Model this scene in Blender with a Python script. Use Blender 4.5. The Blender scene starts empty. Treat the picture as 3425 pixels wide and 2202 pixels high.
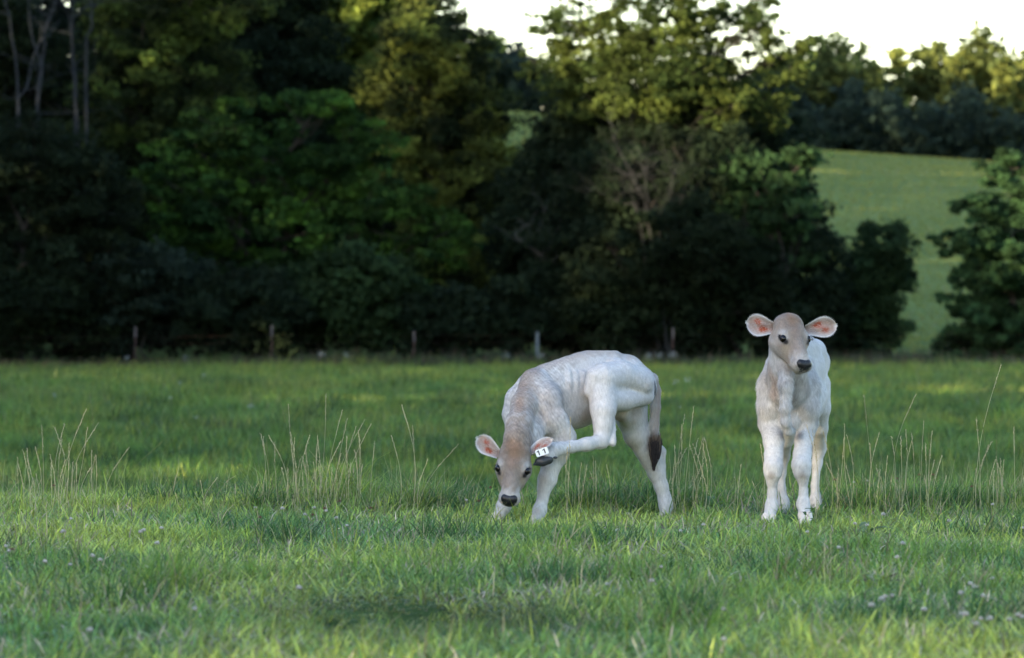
import bpy, math, random
import numpy as np
from mathutils import Vector

# ---------------------------------------------------------------- camera, sky, sun, exposure
sc = bpy.context.scene
FPX = 16540.0            # focal length in pixels of the 3425 px wide frame
CAMH = 0.945
cam_d = bpy.data.cameras.new("camera")
cam_d.sensor_width = 36.0
cam_d.lens = 36.0 * FPX / 3425.0
cam_d.clip_start = 0.5
cam_d.clip_end = 4000
cam_d.dof.use_dof = True
cam_d.dof.focus_distance = 23.95
cam_d.dof.aperture_fstop = 5.9
cam = bpy.data.objects.new("camera", cam_d)
sc.collection.objects.link(cam)
cam.location = (0, 0, CAMH)
cam.rotation_euler = (math.radians(90), 0, 0)
sc.camera = cam

SUN_EL = math.radians(9.5)
SUN_AZ = math.radians(45)       # how far the sun stands behind the viewer, from straight left
to_sun = Vector((-math.cos(SUN_AZ) * math.cos(SUN_EL), -math.sin(SUN_AZ) * math.cos(SUN_EL), math.sin(SUN_EL)))

w = bpy.data.worlds.new("World")
sc.world = w
w.use_nodes = True
nt = w.node_tree
bg = nt.nodes["Background"]
sky = nt.nodes.new("ShaderNodeTexSky")
sky.sky_type = 'NISHITA'
sky.sun_disc = False
sky.sun_elevation = SUN_EL
sky.sun_rotation = math.atan2(to_sun.x, to_sun.y)
sky.air_density = 1.0
sky.dust_density = 0.8
sky.ozone_density = 1.0
tint = nt.nodes.new("ShaderNodeVectorMath"); tint.operation = 'MULTIPLY'
tint.inputs[1].default_value = (0.95, 0.96, 1.07)
nt.links.new(sky.outputs[0], tint.inputs[0])
nt.links.new(tint.outputs[0], bg.inputs[0])
bg.inputs[1].default_value = 0.15

sun_d = bpy.data.lights.new("sun", 'SUN')
sun_d.energy = 4.5
sun_d.angle = math.radians(0.5)
sun_d.color = (1.0, 0.80, 0.52)
sun = bpy.data.objects.new("sun", sun_d)
sc.collection.objects.link(sun)
sun.rotation_euler = to_sun.to_track_quat('Z', 'Y').to_euler()
sun.location = (-30, -20, 30)

sc.view_settings.view_transform = 'Standard'
sc.view_settings.look = 'None'
sc.view_settings.exposure = 2.5
sc.view_settings.gamma = 1.0
sc.cycles.use_denoising = True
sc.cycles.max_bounces = 6
sc.cycles.transparent_max_bounces = 4

# ---------------------------------------------------------------- helpers
R = np.random.default_rng(7)

def waves(seed, n=14, dim=2, lo=0.7, hi=1.5):
    r = np.random.default_rng(seed)
    k = r.normal(size=(n, dim))
    k /= np.linalg.norm(k, axis=1)[:, None]
    k *= r.uniform(lo, hi, (n, 1)) * 2 * np.pi
    return k, r.uniform(0, 6.28, n)

def noise(p, scale, seed=1):
    """smooth noise in about -1..1; scale = size of one bump"""
    k, ph = waves(seed, dim=p.shape[1])
    out = np.zeros(len(p))
    for i in range(len(k)):
        out += np.sin(p @ (k[i] / scale) + ph[i])
    return out / (len(k) ** 0.5) * 0.9

def sstep(a, b, x):
    t = np.clip((x - a) / (b - a), 0, 1)
    return t * t * (3 - 2 * t)

def tag(o, label=None, cat=None, group=None, kind=None):
    if label: o["label"] = label
    if cat: o["category"] = cat
    if group: o["group"] = group
    if kind: o["kind"] = kind
    return o

def mesh_data(name, verts, faces, mat=None, col=None, smooth=True):
    """faces: (n,3)/(n,4) array, or a list of such arrays"""
    me = bpy.data.meshes.new(name)
    verts = np.asarray(verts, np.float32)
    if not isinstance(faces, (list, tuple)):
        faces = [faces]
    faces = [np.asarray(f, np.int32) for f in faces if len(f)]
    me.vertices.add(len(verts))
    me.vertices.foreach_set("co", verts.ravel())
    nl = sum(f.size for f in faces)
    nf = sum(len(f) for f in faces)
    me.loops.add(nl)
    me.loops.foreach_set("vertex_index", np.concatenate([f.ravel() for f in faces]))
    tot = np.concatenate([np.full(len(f), f.shape[1], np.int32) for f in faces])
    st = np.concatenate([[0], np.cumsum(tot)[:-1]]).astype(np.int32)
    me.polygons.add(nf)
    me.polygons.foreach_set("loop_start", st)
    me.polygons.foreach_set("loop_total", tot)
    me.polygons.foreach_set("use_smooth", np.full(nf, smooth))
    if col is not None:
        a = me.attributes.new("Col", 'FLOAT_COLOR', 'POINT')
        c = np.ones((len(verts), 4), np.float32)
        c[:, :3] = col
        a.data.foreach_set("color", c.ravel())
    me.update(calc_edges=True)
    me.validate()
    if mat: me.materials.append(mat)
    return me

def mesh_obj(name, verts, faces, mat=None, parent=None, col=None, smooth=True):
    o = bpy.data.objects.new(name, mesh_data(name, verts, faces, mat, col, smooth))
    sc.collection.objects.link(o)
    if parent: o.parent = parent
    return o

def empty(name, loc):
    o = bpy.data.objects.new(name, None)
    o.empty_display_size = 0.2
    sc.collection.objects.link(o)
    o.location = loc
    return o

def px(sx, sy, Y):
    """a point of the place at depth Y that the lens sees at (sx, sy)"""
    return np.array([(sx - 1712.5) * Y / FPX, Y, CAMH - (sy - 1101.0) * Y / FPX])

def material(name, rough=0.8, transl=0.0, spec=0.3, noise_scale=None, noise_amt=0.0, bump=None, color=None, sheen=0.0, coat=0.0):
    m = bpy.data.materials.new(name)
    m.use_nodes = True
    n = m.node_tree; L = n.links
    p = n.nodes["Principled BSDF"]
    p.inputs["Roughness"].default_value = rough
    p.inputs["Specular IOR Level"].default_value = spec
    p.inputs["Sheen Weight"].default_value = sheen
    p.inputs["Coat Weight"].default_value = coat
    if color is None:
        a = n.nodes.new("ShaderNodeAttribute"); a.attribute_name = "Col"
        src = a.outputs["Color"]
    else:
        a = n.nodes.new("ShaderNodeRGB"); a.outputs[0].default_value = (*color, 1)
        src = a.outputs[0]
    tc = n.nodes.new("ShaderNodeTexCoord")
    if noise_scale:
        nz = n.nodes.new("ShaderNodeTexNoise")
        nz.inputs["Scale"].default_value = noise_scale
        nz.inputs["Detail"].default_value = 5
        L.new(tc.outputs["Object"], nz.inputs["Vector"])
        mr = n.nodes.new("ShaderNodeMapRange")
        mr.inputs["From Min"].default_value = 0.3
        mr.inputs["From Max"].default_value = 0.7
        mr.inputs["To Min"].default_value = 1 - noise_amt
        mr.inputs["To Max"].default_value = 1 + noise_amt
        L.new(nz.outputs["Fac"], mr.inputs["Value"])
        vm = n.nodes.new("ShaderNodeVectorMath"); vm.operation = 'SCALE'
        L.new(src, vm.inputs[0]); L.new(mr.outputs[0], vm.inputs["Scale"])
        src = vm.outputs[0]
    L.new(src, p.inputs["Base Color"])
    if bump:
        nb = n.nodes.new("ShaderNodeTexNoise")
        nb.inputs["Scale"].default_value = bump[0]
        nb.inputs["Detail"].default_value = 4
        mp = n.nodes.new("ShaderNodeMapping")
        mp.inputs["Scale"].default_value = (1, 1, bump[2] if len(bump) > 2 else 1)
        L.new(tc.outputs["Object"], mp.inputs[0]); L.new(mp.outputs[0], nb.inputs["Vector"])
        b = n.nodes.new("ShaderNodeBump")
        b.inputs["Strength"].default_value = 0.6
        b.inputs["Distance"].default_value = bump[1]
        L.new(nb.outputs["Fac"], b.inputs["Height"])
        L.new(b.outputs[0], p.inputs["Normal"])
    if transl > 0:
        t = n.nodes.new("ShaderNodeBsdfTranslucent")
        mx = n.nodes.new("ShaderNodeMixShader"); mx.inputs[0].default_value = transl
        L.new(src, t.inputs[0])
        L.new(p.outputs[0], mx.inputs[1]); L.new(t.outputs[0], mx.inputs[2])
        L.new(mx.outputs[0], n.nodes["Material Output"].inputs["Surface"])
    return m

M_leaf = material("foliage", rough=0.85, transl=0.38, spec=0.08)
M_bark = material("bark", rough=0.9, noise_scale=6, noise_amt=0.35)
M_grass = material("grass_blades", rough=0.45, transl=0.42, spec=0.22)
M_soil = material("pasture_soil", rough=1.0, spec=0.0, noise_scale=2.2, noise_amt=0.4)
M_coat = material("calf_coat", rough=0.85, spec=0.2, noise_scale=60, noise_amt=0.05, bump=(420, 0.0015, 0.35), sheen=0.15)
M_hair = material("calf_hair", rough=0.7, transl=0.15, spec=0.2)
M_skin = material("wet_skin", rough=0.32, spec=0.35, bump=(700, 0.0006))
M_hoof = material("horn", rough=0.4, spec=0.5, noise_scale=40, noise_amt=0.15)
M_eye = material("eye_gloss", rough=0.12, spec=0.35, color=(0.004, 0.003, 0.004))
M_white = material("tag_plastic", rough=0.4, color=(0.8, 0.81, 0.82), spec=0.4)
M_ink = material("tag_ink", rough=0.5, color=(0.02, 0.02, 0.03))
M_rust = material("rusty_steel", rough=0.8, color=(0.05, 0.028, 0.024), noise_scale=30, noise_amt=0.4)
M_galv = material("weathered_post", rough=0.8, color=(0.10, 0.12, 0.13), noise_scale=25, noise_amt=0.3)
M_tip = material("post_paint", rough=0.6, color=(0.10, 0.085, 0.085), noise_scale=40, noise_amt=0.2)

# ---------------------------------------------------------------- ground
def crest_z(x):
    return np.interp(x, [-60, -10, 1.2, 21.5, 33.5, 60], [17.5, 16.9, 16.2, 13.6, 12.8, 11.5])

def ground_z(x, y):
    x = np.asarray(x, float); y = np.asarray(y, float)
    p = np.stack([x, y], 1)
    z = np.zeros(len(x))
    near = np.exp(-((y - 24) / 16.0) ** 2)
    z += near * 0.018 * noise(p, 2.6, 11) * sstep(.8, 2.0, np.abs(y - 24.2)) - .008 * near
    # the ground falls away behind the calves, then climbs back
    yd = y + 0.5 * noise(p, 5.0, 3)
    z += np.interp(yd, [25.6, 27.5, 31, 36, 42, 60, 100, 160, 175, 230], [0, -.03, -.20, -.42, -.50, -.44, -.36, -.32, -.30, 0])
    z += -.08 * sstep(-6, -14, x) * sstep(80, 140, y) * (1 - sstep(170, 200, y))
    z += 0.03 * np.exp(-((y - 25.4) / 0.9) ** 2)
    z += -0.05 * sstep(17, 12, y)
    z += 0.045 * noise(p * np.array([1, .8]), 1.7, 8) * sstep(30, 38, y) * (1 - sstep(110, 150, y))
    z += 0.05 * noise(p, 14, 5) * sstep(28, 50, y) * (1 - sstep(200, 260, y))
    z += 0.035 * noise(p * np.array([1, .5]), 3.5, 6) * sstep(28, 40, y) * (1 - sstep(120, 180, y))
    # hill meadow
    zc = crest_z(x)
    t = np.clip((y - 172) / (350 - 172), 0, 1)
    z += zc * (0.55 * t + 0.45 * t * t * (3 - 2 * t)) * np.where(y > 350, 1, 1)
    z += 0.25 * noise(p, 80, 9) * sstep(190, 230, y) * (1 - sstep(330, 350, y))
    z += -6 * sstep(380, 600, y)
    return z

def axis(parts):
    out = [parts[0][0]]
    for a, b, s in parts:
        n = max(1, int(round((b - a) / s)))
        out += list(np.linspace(a, b, n + 1)[1:])
    return np.array(out)

xs = axis([(-900, -120, 60), (-120, -24, 6), (-24, -6, .9), (-6, 6, .2), (6, 24, .9), (24, 60, 3), (60, 120, 12), (120, 900, 60)])
ys = axis([(-300, 0, 30), (0, 11, 1), (11, 34, .2), (34, 80, .7), (80, 200, 2), (200, 400, 5), (400, 700, 30), (700, 2400, 170)])
gx, gy = np.meshgrid(xs, ys)
gz = ground_z(gx.ravel(), gy.ravel())
gv = np.stack([gx.ravel(), gy.ravel(), gz], 1)
ii = np.arange(len(ys) - 1)[:, None] * len(xs) + np.arange(len(xs) - 1)[None, :]
ii = ii.ravel()
gf = np.stack([ii, ii + 1, ii + 1 + len(xs), ii + len(xs)], 1)
pp = gv[:, :2]
gn = noise(pp, 3.0, 21) * 0.5 + noise(pp, 9.0, 22) * 0.5
gcol = np.array([0.045, 0.075, 0.025])[None, :] * (1 + 0.25 * gn[:, None])
far = sstep(150, 190, gv[:, 1])[:, None]
gm = noise(pp * np.array([1, .35]), 9, 23)[:, None] + 0.6 * noise(pp * np.array([1, .4]), 3.2, 24)[:, None]
gcol = gcol * (1 - far) + far * (np.array([0.105, 0.145, 0.052]) * (1 + .06 * gm) + np.array([.012, .004, .0]) * np.clip(gm, 0, 2))
ground = mesh_obj("ground", gv, gf, M_soil, col=np.clip(gcol, 0, 1))
tag(ground, "rolling green cow pasture that climbs to a hill meadow", kind="structure")

# ---------------------------------------------------------------- grass
def blades(x, y, h, wd, lean, col, seg=2, curve=1.0, seed=1):
    """thin bent blades standing on the ground; returns verts, faces, colours"""
    n = len(x)
    r = np.random.default_rng(seed)
    z = ground_z(x, y)
    br_ = np.clip(np.exp(-(((x + .40) / .36) ** 2 + ((y - 16.2) / 1.0) ** 2)) * 1.35 * (1 + .5 * noise(np.stack([x, y], 1), .22, 50)), 0, 1)
    br_ = np.maximum(br_, np.clip(np.exp(-(((x + .05) / .20) ** 2 + ((y - 16.0) / .8) ** 2)) * .9, 0, 1))
    h = h * (1 - .82 * br_)
    col = col * (1 - .7 * br_[:, None]) + np.array([.075, .055, .042]) * .7 * br_[:, None]
    a = r.uniform(0, 2 * np.pi, n)
    ld = np.stack([np.cos(a), np.sin(a)], 1) * lean[:, None]
    ld += np.array([0.05, 0.0])
    wa = a + np.pi / 2 + r.normal(0, .5, n)
    wv = np.stack([np.cos(wa), np.sin(wa), np.zeros(n)], 1) * (wd / 2)[:, None]
    base = np.stack([x, y, z - 0.01], 1)
    V = []; C = []
    ts = np.linspace(0, 1, seg + 1)
    for i, t in enumerate(ts):
        off = np.zeros((n, 3))
        off[:, :2] = ld * (h * t ** 1.8)[:, None] * curve
        L2 = np.sqrt(np.clip(1 - (lean * t) ** 2 * .5, .2, 1))
        off[:, 2] = h * t * L2
        c = base + off
        cc = col * (0.62 + 0.5 * t)  # blades coloured darker toward the root, deepening the shade between them
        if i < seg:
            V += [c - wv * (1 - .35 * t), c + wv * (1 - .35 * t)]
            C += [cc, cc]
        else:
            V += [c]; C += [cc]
    m = 2 * seg + 1
    V = np.stack(V, 1).reshape(-1, 3); C = np.stack(C, 1).reshape(-1, 3)
    b = np.arange(n) * m
    F = []
    for i in range(seg - 1):
        F.append(np.stack([b + 2 * i, b + 2 * i + 1, b + 2 * i + 3, b + 2 * i + 2], 1))
    F4 = np.concatenate(F) if F else np.zeros((0, 4), int)
    F3 = np.stack([b + 2 * seg - 2, b + 2 * seg - 1, b + 2 * seg], 1)
    return V, F4, F3, C

def join(parts):
    V = []; F4 = []; F3 = []; C = []; o = 0
    for v, f4, f3, c in parts:
        V.append(v); C.append(c)
        if len(f4): F4.append(f4 + o)
        if len(f3): F3.append(f3 + o)
        o += len(v)
    fs = []
    if F4: fs.append(np.concatenate(F4))
    if F3: fs.append(np.concatenate(F3))
    return np.concatenate(V), fs, np.concatenate(C)

def scatter(n, y0, y1, power, seed, margin=1.12):
    r = np.random.default_rng(seed)
    u = r.uniform(0, 1, n)
    y = (y0 ** power + u * (y1 ** power - y0 ** power)) ** (1 / power)
    x = r.uniform(-1, 1, n) * (0.1035 * y * margin + 0.7)
    return x, y, r

G_MID = np.array([0.118, 0.200, 0.034])
G_DK = np.array([0.052, 0.118, 0.034])
G_YL = np.array([0.275, 0.310, 0.050])
G_DRY = np.array([0.30, 0.25, 0.14])

def grass_cols(x, y, r, dry=0.05):
    p = np.stack([x, y], 1)
    a = np.clip(.5 + .35 * noise(p, .9, 31) + .3 * r.normal(size=len(x)), 0, 1)[:, None]
    b = np.clip(.36 + .35 * noise(p * np.array([1, .6]), 2.3, 32) + .34 * r.normal(size=len(x)), 0, 1)[:, None]
    c = G_DK * (1 - a) + G_MID * a
    c = c * (1 - b) + G_YL * b
    d = (r.uniform(size=len(x)) < dry * (1 + 1.2 * np.clip(noise(p, 1.6, 33), -.8, 3)))[:, None]
    c = np.where(d, G_DRY * r.uniform(.6, 1.1, (len(x), 1)), c)
    return 1.42 * c * r.uniform(.45, 1.6, (len(x), 1))

parts = []
# close pasture
x, y, r = scatter(430000, 12.6, 30.5, 1.35, 101)
p = np.stack([x, y], 1)
tuft = noise(p, .55, 41) * .6 + noise(p * np.array([1, .7]), 1.7, 42) * .7
h = np.clip(0.048 + 0.034 * tuft, 0.018, .15) * r.uniform(.5, 1.5, len(x))
h *= 1 - .35 * np.exp(-((y - 23.4) / .9) ** 2)
for fx, fy in ((1.27, 23.8), (1.44, 23.8), (1.37, 24.7), (1.53, 24.7), (.13, 23.9), (-.07, 24.15), (.75, 24.5)):
    h *= 1 - .5 * np.exp(-(((x - fx) / .13) ** 2 + ((y - fy + .15) / .35) ** 2))
ridge = np.exp(-((y - 25.3) / 1.1) ** 2)
right = sstep(.2, 1.2, x) * np.exp(-((y - 25.2) / .8) ** 2)
def bump_(x, a, b, w): return sstep(a - w, a + w, x) * (1 - sstep(b - w, b + w, x))
tall = (.75 * bump_(x, -1.3, -.35, .12) + 1.0 * bump_(x, .36, .80, .06) + .8 * bump_(x, .95, 1.18, .05) + 1.05 * bump_(x, 1.62, 2.7, .12) + .25) * np.exp(-((y - 25.1) / .75) ** 2)
h *= 1 + 1.5 * tall * np.clip(.8 + .8 * noise(p, .45, 43), 0, 1.8)
bare = np.exp(-(((x + .42) / .30) ** 2 + ((y - 16.9) / .28) ** 2)) * np.clip(1 + .5 * noise(p, .18, 50), 0, 1.4)
keep = r.uniform(size=len(x)) > .9 * bare
c = grass_cols(x, y, r, .07)
c = c * (1 - .5 * bare[:, None]) + np.array([.07, .05, .04]) * .5 * bare[:, None]
h *= 1 - .5 * bare
wd = r.uniform(.0025, .0062, len(x))
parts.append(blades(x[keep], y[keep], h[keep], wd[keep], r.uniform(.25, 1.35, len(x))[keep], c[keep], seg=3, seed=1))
# clover leaflets low in the sward: short, very broad blades
x, y, r = scatter(90000, 12.8, 27.5, 1.35, 105)
p = np.stack([x, y], 1)
k = noise(p, 1.1, 49) + r.normal(0, .4, len(x)) > .1
x, y = x[k], y[k]
c = np.array([.075, .165, .050]) * r.uniform(.7, 1.4, (len(x), 1))
parts.append(blades(x, y, r.uniform(.03, .07, len(x)), r.uniform(.009, .016, len(x)), r.uniform(.5, 1.6, len(x)), c, seg=3, seed=5))
# tussocks: longer blades bending outwards from their middles
r = np.random.default_rng(108)
cs = [(r.uniform(-1, 1) * .115 * yy_, yy_) for yy_ in r.uniform(14.5, 26.2, 90)]
cs += [(a_, b_) for a_, b_ in zip(r.uniform(-1.3, -.3, 12), r.uniform(24.6, 25.8, 12))] + [(a_, b_) for a_, b_ in zip(r.uniform(.3, 1.2, 26), r.uniform(24.9, 25.8, 26))] + [(a_, b_) for a_, b_ in zip(r.uniform(1.7, 2.75, 34), r.uniform(24.5, 25.8, 34))]
tx, ty, th_, tc = [], [], [], []
for a_, b_ in cs:
    if 21.6 < b_ < 24.75 and -.45 < a_ < 1.8: continue
    m_ = int(r.integers(90, 260)); rad_ = r.uniform(.06, .17)
    tx.append(a_ + r.normal(size=m_) * rad_); ty.append(b_ + r.normal(size=m_) * rad_)
    th_.append(r.uniform(.09, .21) * r.uniform(.6, 1.2, m_))
    base_c = (G_DK * 1.1 if r.uniform() < .55 else G_MID * 1.15) * np.ones((m_, 3))
    dry_ = r.uniform(size=m_) < .12
    base_c[dry_] = G_DRY
    tc.append(base_c * r.uniform(.6, 1.6, (m_, 1)))
x = np.concatenate(tx); y = np.concatenate(ty)
parts.append(blades(x, y, np.concatenate(th_), r.uniform(.003, .0065, len(x)), r.uniform(.3, 1.1, len(x)), np.concatenate(tc), seg=3, seed=9))
# broad pale blades
x, y, r = scatter(130000, 12.8, 27.5, 1.35, 107)
c = grass_cols(x, y, r, .10) * np.array([1.15, 1.15, 1.5])
foot = np.ones(len(x))
for fx, fy in ((1.27, 23.8), (1.44, 23.8), (.13, 23.9), (-.07, 24.15), (.75, 24.5)):
    foot *= 1 - .7 * np.exp(-(((x - fx) / .13) ** 2 + ((y - fy + .15) / .4) ** 2))
parts.append(blades(x, y, r.uniform(.05, .12, len(x)) * foot, r.uniform(.006, .010, len(x)), r.uniform(.4, 1.7, len(x)), c, seg=3, seed=8))
# thin pale stems scattered over the rise
r = np.random.default_rng(110)
n_ = 2600
x = r.uniform(-2.9, 2.9, n_); y = r.uniform(23.4, 28.0, n_)
den = .25 + .9 * bump_(x, -1.5, -.3, .25) + .8 * bump_(x, .3, 1.15, .15) + .9 * bump_(x, 1.6, 2.9, .2) + .5 * bump_(x, -2.9, -2.2, .2)
k = (r.uniform(size=n_) < den * .55) & ~((y < 24.0) & (x > -.2) & (x < 1.7))
x, y = x[k], y[k]
c = np.array([.34, .33, .17]) * r.uniform(.6, 1.35, (len(x), 1)) * np.where(r.uniform(size=(len(x), 1)) < .4, np.array([[.7, .95, .6]]), 1)
parts.append(blades(x, y, r.uniform(.14, .34, len(x)), r.uniform(.0014, .0024, len(x)), r.uniform(.05, .40, len(x)), c, seg=3, seed=10))
# taller blades among it
x, y, r = scatter(20000, 12.8, 28.5, 1.3, 102)
p = np.stack([x, y], 1)
k = noise(p, 1.3, 44) + r.normal(0, .5, len(x)) > .25
x, y = x[k], y[k]
c = grass_cols(x, y, r, .14)
parts.append(blades(x, y, r.uniform(.09, .20, len(x)), r.uniform(.003, .007, len(x)), r.uniform(.2, 1.2, len(x)), c, seg=3, seed=2))
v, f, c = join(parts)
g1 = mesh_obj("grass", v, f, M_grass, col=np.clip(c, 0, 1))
tag(g1, "short lush pasture grass around the two calves", "grass", kind="stuff")
parts = []
x, y, r = scatter(480000, 30.5, 160, .95, 103)
p = np.stack([x, y], 1)
tuft = noise(p * np.array([1, .5]), .8, 45) * .8 + noise(p * np.array([1, .35]), 2.6, 46) * .8
h = np.clip(.105 + .09 * tuft, .05, .40) * r.uniform(.5, 1.5, len(x)) * (1 + .5 * sstep(60, 160, y))
wd = r.uniform(.006, .012, len(x)) * np.sqrt(y / 40)
c = grass_cols(x * .5, y * .25, r, .02) * (.76 - .22 * np.clip(tuft, -1, 1)[:, None])
pn = np.clip(noise(p * np.array([1, .4]), 6, 47), 0, 1.5)[:, None]
c = c * (1 - .12 * pn) + np.array([.20, .17, .10]) * .12 * pn
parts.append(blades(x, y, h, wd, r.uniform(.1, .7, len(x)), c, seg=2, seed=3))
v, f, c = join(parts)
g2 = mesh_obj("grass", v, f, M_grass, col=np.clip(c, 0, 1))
tag(g2, "soft out of focus pasture grass between the calves and the fence", "grass", kind="stuff")
# grazed-round clumps that give the field its bumps
r = np.random.default_rng(109)
n_ = 3400
cy = 33 * (158 / 33) ** r.uniform(0, 1, n_); cx = r.uniform(-1, 1, n_) * .118 * cy
m_ = 75
rad_ = np.repeat(r.uniform(.07, .26, n_) * (.6 + cy / 120), m_); hh_ = np.repeat(r.uniform(.12, .30, n_), m_)
x = np.repeat(cx, m_) + r.normal(size=n_ * m_) * rad_; y = np.repeat(cy, m_) + r.normal(size=n_ * m_) * rad_
tone = np.repeat(np.where(r.uniform(size=n_) < .5, .55, 1.15) * r.uniform(.8, 1.2, n_), m_)
hue = np.repeat(r.uniform(0, 1, n_), m_)[:, None]
c = (G_DK * (1 - hue) + G_MID * hue) * 1.1 * tone[:, None] * r.uniform(.6, 1.4, (len(x), 1))
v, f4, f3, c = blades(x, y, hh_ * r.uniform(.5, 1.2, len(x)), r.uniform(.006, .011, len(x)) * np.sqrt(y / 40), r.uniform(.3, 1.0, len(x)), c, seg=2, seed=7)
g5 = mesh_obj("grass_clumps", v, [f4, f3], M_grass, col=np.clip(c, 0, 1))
tag(g5, "rough darker grass clumps dotted over the blurred field", "grass", kind="stuff")
# longer grass on the hill meadow
r = np.random.default_rng(106)
n_ = 90000
y = r.uniform(178, 352, n_); x = r.uniform(-.02, .13, n_) * y
c = grass_cols(x * .12, y * .12, r, .10) * np.array([.74, .66, .72]); c = .3 * c + .7 * c.mean(0)
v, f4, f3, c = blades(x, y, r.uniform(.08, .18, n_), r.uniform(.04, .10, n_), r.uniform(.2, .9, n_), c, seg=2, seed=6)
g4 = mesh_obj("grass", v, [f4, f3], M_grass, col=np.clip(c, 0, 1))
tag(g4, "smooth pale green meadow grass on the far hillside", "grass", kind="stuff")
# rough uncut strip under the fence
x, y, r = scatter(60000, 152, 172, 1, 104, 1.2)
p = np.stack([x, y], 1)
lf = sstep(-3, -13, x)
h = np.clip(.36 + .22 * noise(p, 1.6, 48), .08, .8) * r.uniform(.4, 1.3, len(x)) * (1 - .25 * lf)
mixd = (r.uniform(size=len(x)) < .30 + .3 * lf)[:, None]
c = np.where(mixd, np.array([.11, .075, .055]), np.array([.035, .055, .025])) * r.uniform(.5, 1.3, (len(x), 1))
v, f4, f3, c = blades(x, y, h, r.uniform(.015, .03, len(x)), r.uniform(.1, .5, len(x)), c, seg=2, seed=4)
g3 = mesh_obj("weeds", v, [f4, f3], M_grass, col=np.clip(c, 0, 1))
tag(g3, "rough uncut brownish weeds along the fence line", "weeds", kind="stuff")

# ---------------------------------------------------------------- foliage
def leaf_cloud(cen, rad, flat, nper, size, col, rng, droop=.0, jit=.22, up=.6):
    """cen (m,3) clump centres, rad (m,), nper leaves each -> diamonds"""
    m = len(cen)
    idx = np.repeat(np.arange(m), nper)
    n = len(idx)
    d = rng.normal(size=(n, 3)); d /= np.linalg.norm(d, axis=1)[:, None]
    d *= (rng.uniform(0, 1, n) ** .45)[:, None]
    d[:, 2] *= flat
    pos = cen[idx] + d * rad[idx][:, None]
    pos[:, 2] -= droop * rad[idx] * (d[:, 0] ** 2 + d[:, 1] ** 2)
    nr = rng.normal(size=(n, 3)) + np.array([0, -.3, up])
    nr /= np.linalg.norm(nr, axis=1)[:, None]
    t = np.cross(nr, rng.normal(size=(n, 3))); t /= np.linalg.norm(t, axis=1)[:, None] + 1e-9
    b = np.cross(nr, t)
    s = (size * rng.uniform(.55, 1.35, n))[:, None]
    V = np.stack([pos - t * s, pos + b * s * .55, pos + t * s, pos - b * s * .55], 1).reshape(-1, 3)
    i = np.arange(n) * 4
    F = np.stack([i, i + 1, i + 2, i + 3], 1)
    cl = (1 + jit * rng.normal(size=m))[idx] * (1 + .18 * rng.normal(size=n))
    c = col[idx] * np.clip(cl, .35, 2.2)[:, None]
    C = np.repeat(c, 4, axis=0)
    return V, F, C

def tube(pts, rads, sides=7):
    pts = np.asarray(pts, float); n = len(pts)
    V = []; F = []
    for i in range(n):
        d = pts[min(i + 1, n - 1)] - pts[max(i - 1, 0)]
        d /= np.linalg.norm(d) + 1e-9
        a = np.cross(d, [0.3, 1, .1]); a /= np.linalg.norm(a) + 1e-9
        b = np.cross(d, a)
        for k in range(sides):
            th = 2 * math.pi * k / sides
            V.append(pts[i] + (a * math.cos(th) + b * math.sin(th)) * rads[i])
    for i in range(n - 1):
        for k in range(sides):
            k2 = (k + 1) % sides
            F.append([i * sides + k, i * sides + k2, (i + 1) * sides + k2, (i + 1) * sides + k])
    return np.array(V), np.array(F, int)

def tubes(list_, sides=7):
    V = []; F = []; o = 0
    for pts, rads in list_:
        v, f = tube(pts, rads, sides)
        V.append(v); F.append(f + o); o += len(v)
    return np.concatenate(V), np.concatenate(F)

def wander(a, b, n, amp, rng):
    t = np.linspace(0, 1, n)[:, None]
    p = a * (1 - t) + b * t
    off = np.cumsum(rng.normal(size=(n, 3)) * amp, axis=0)
    off -= t * off[-1]
    return p + off

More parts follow.
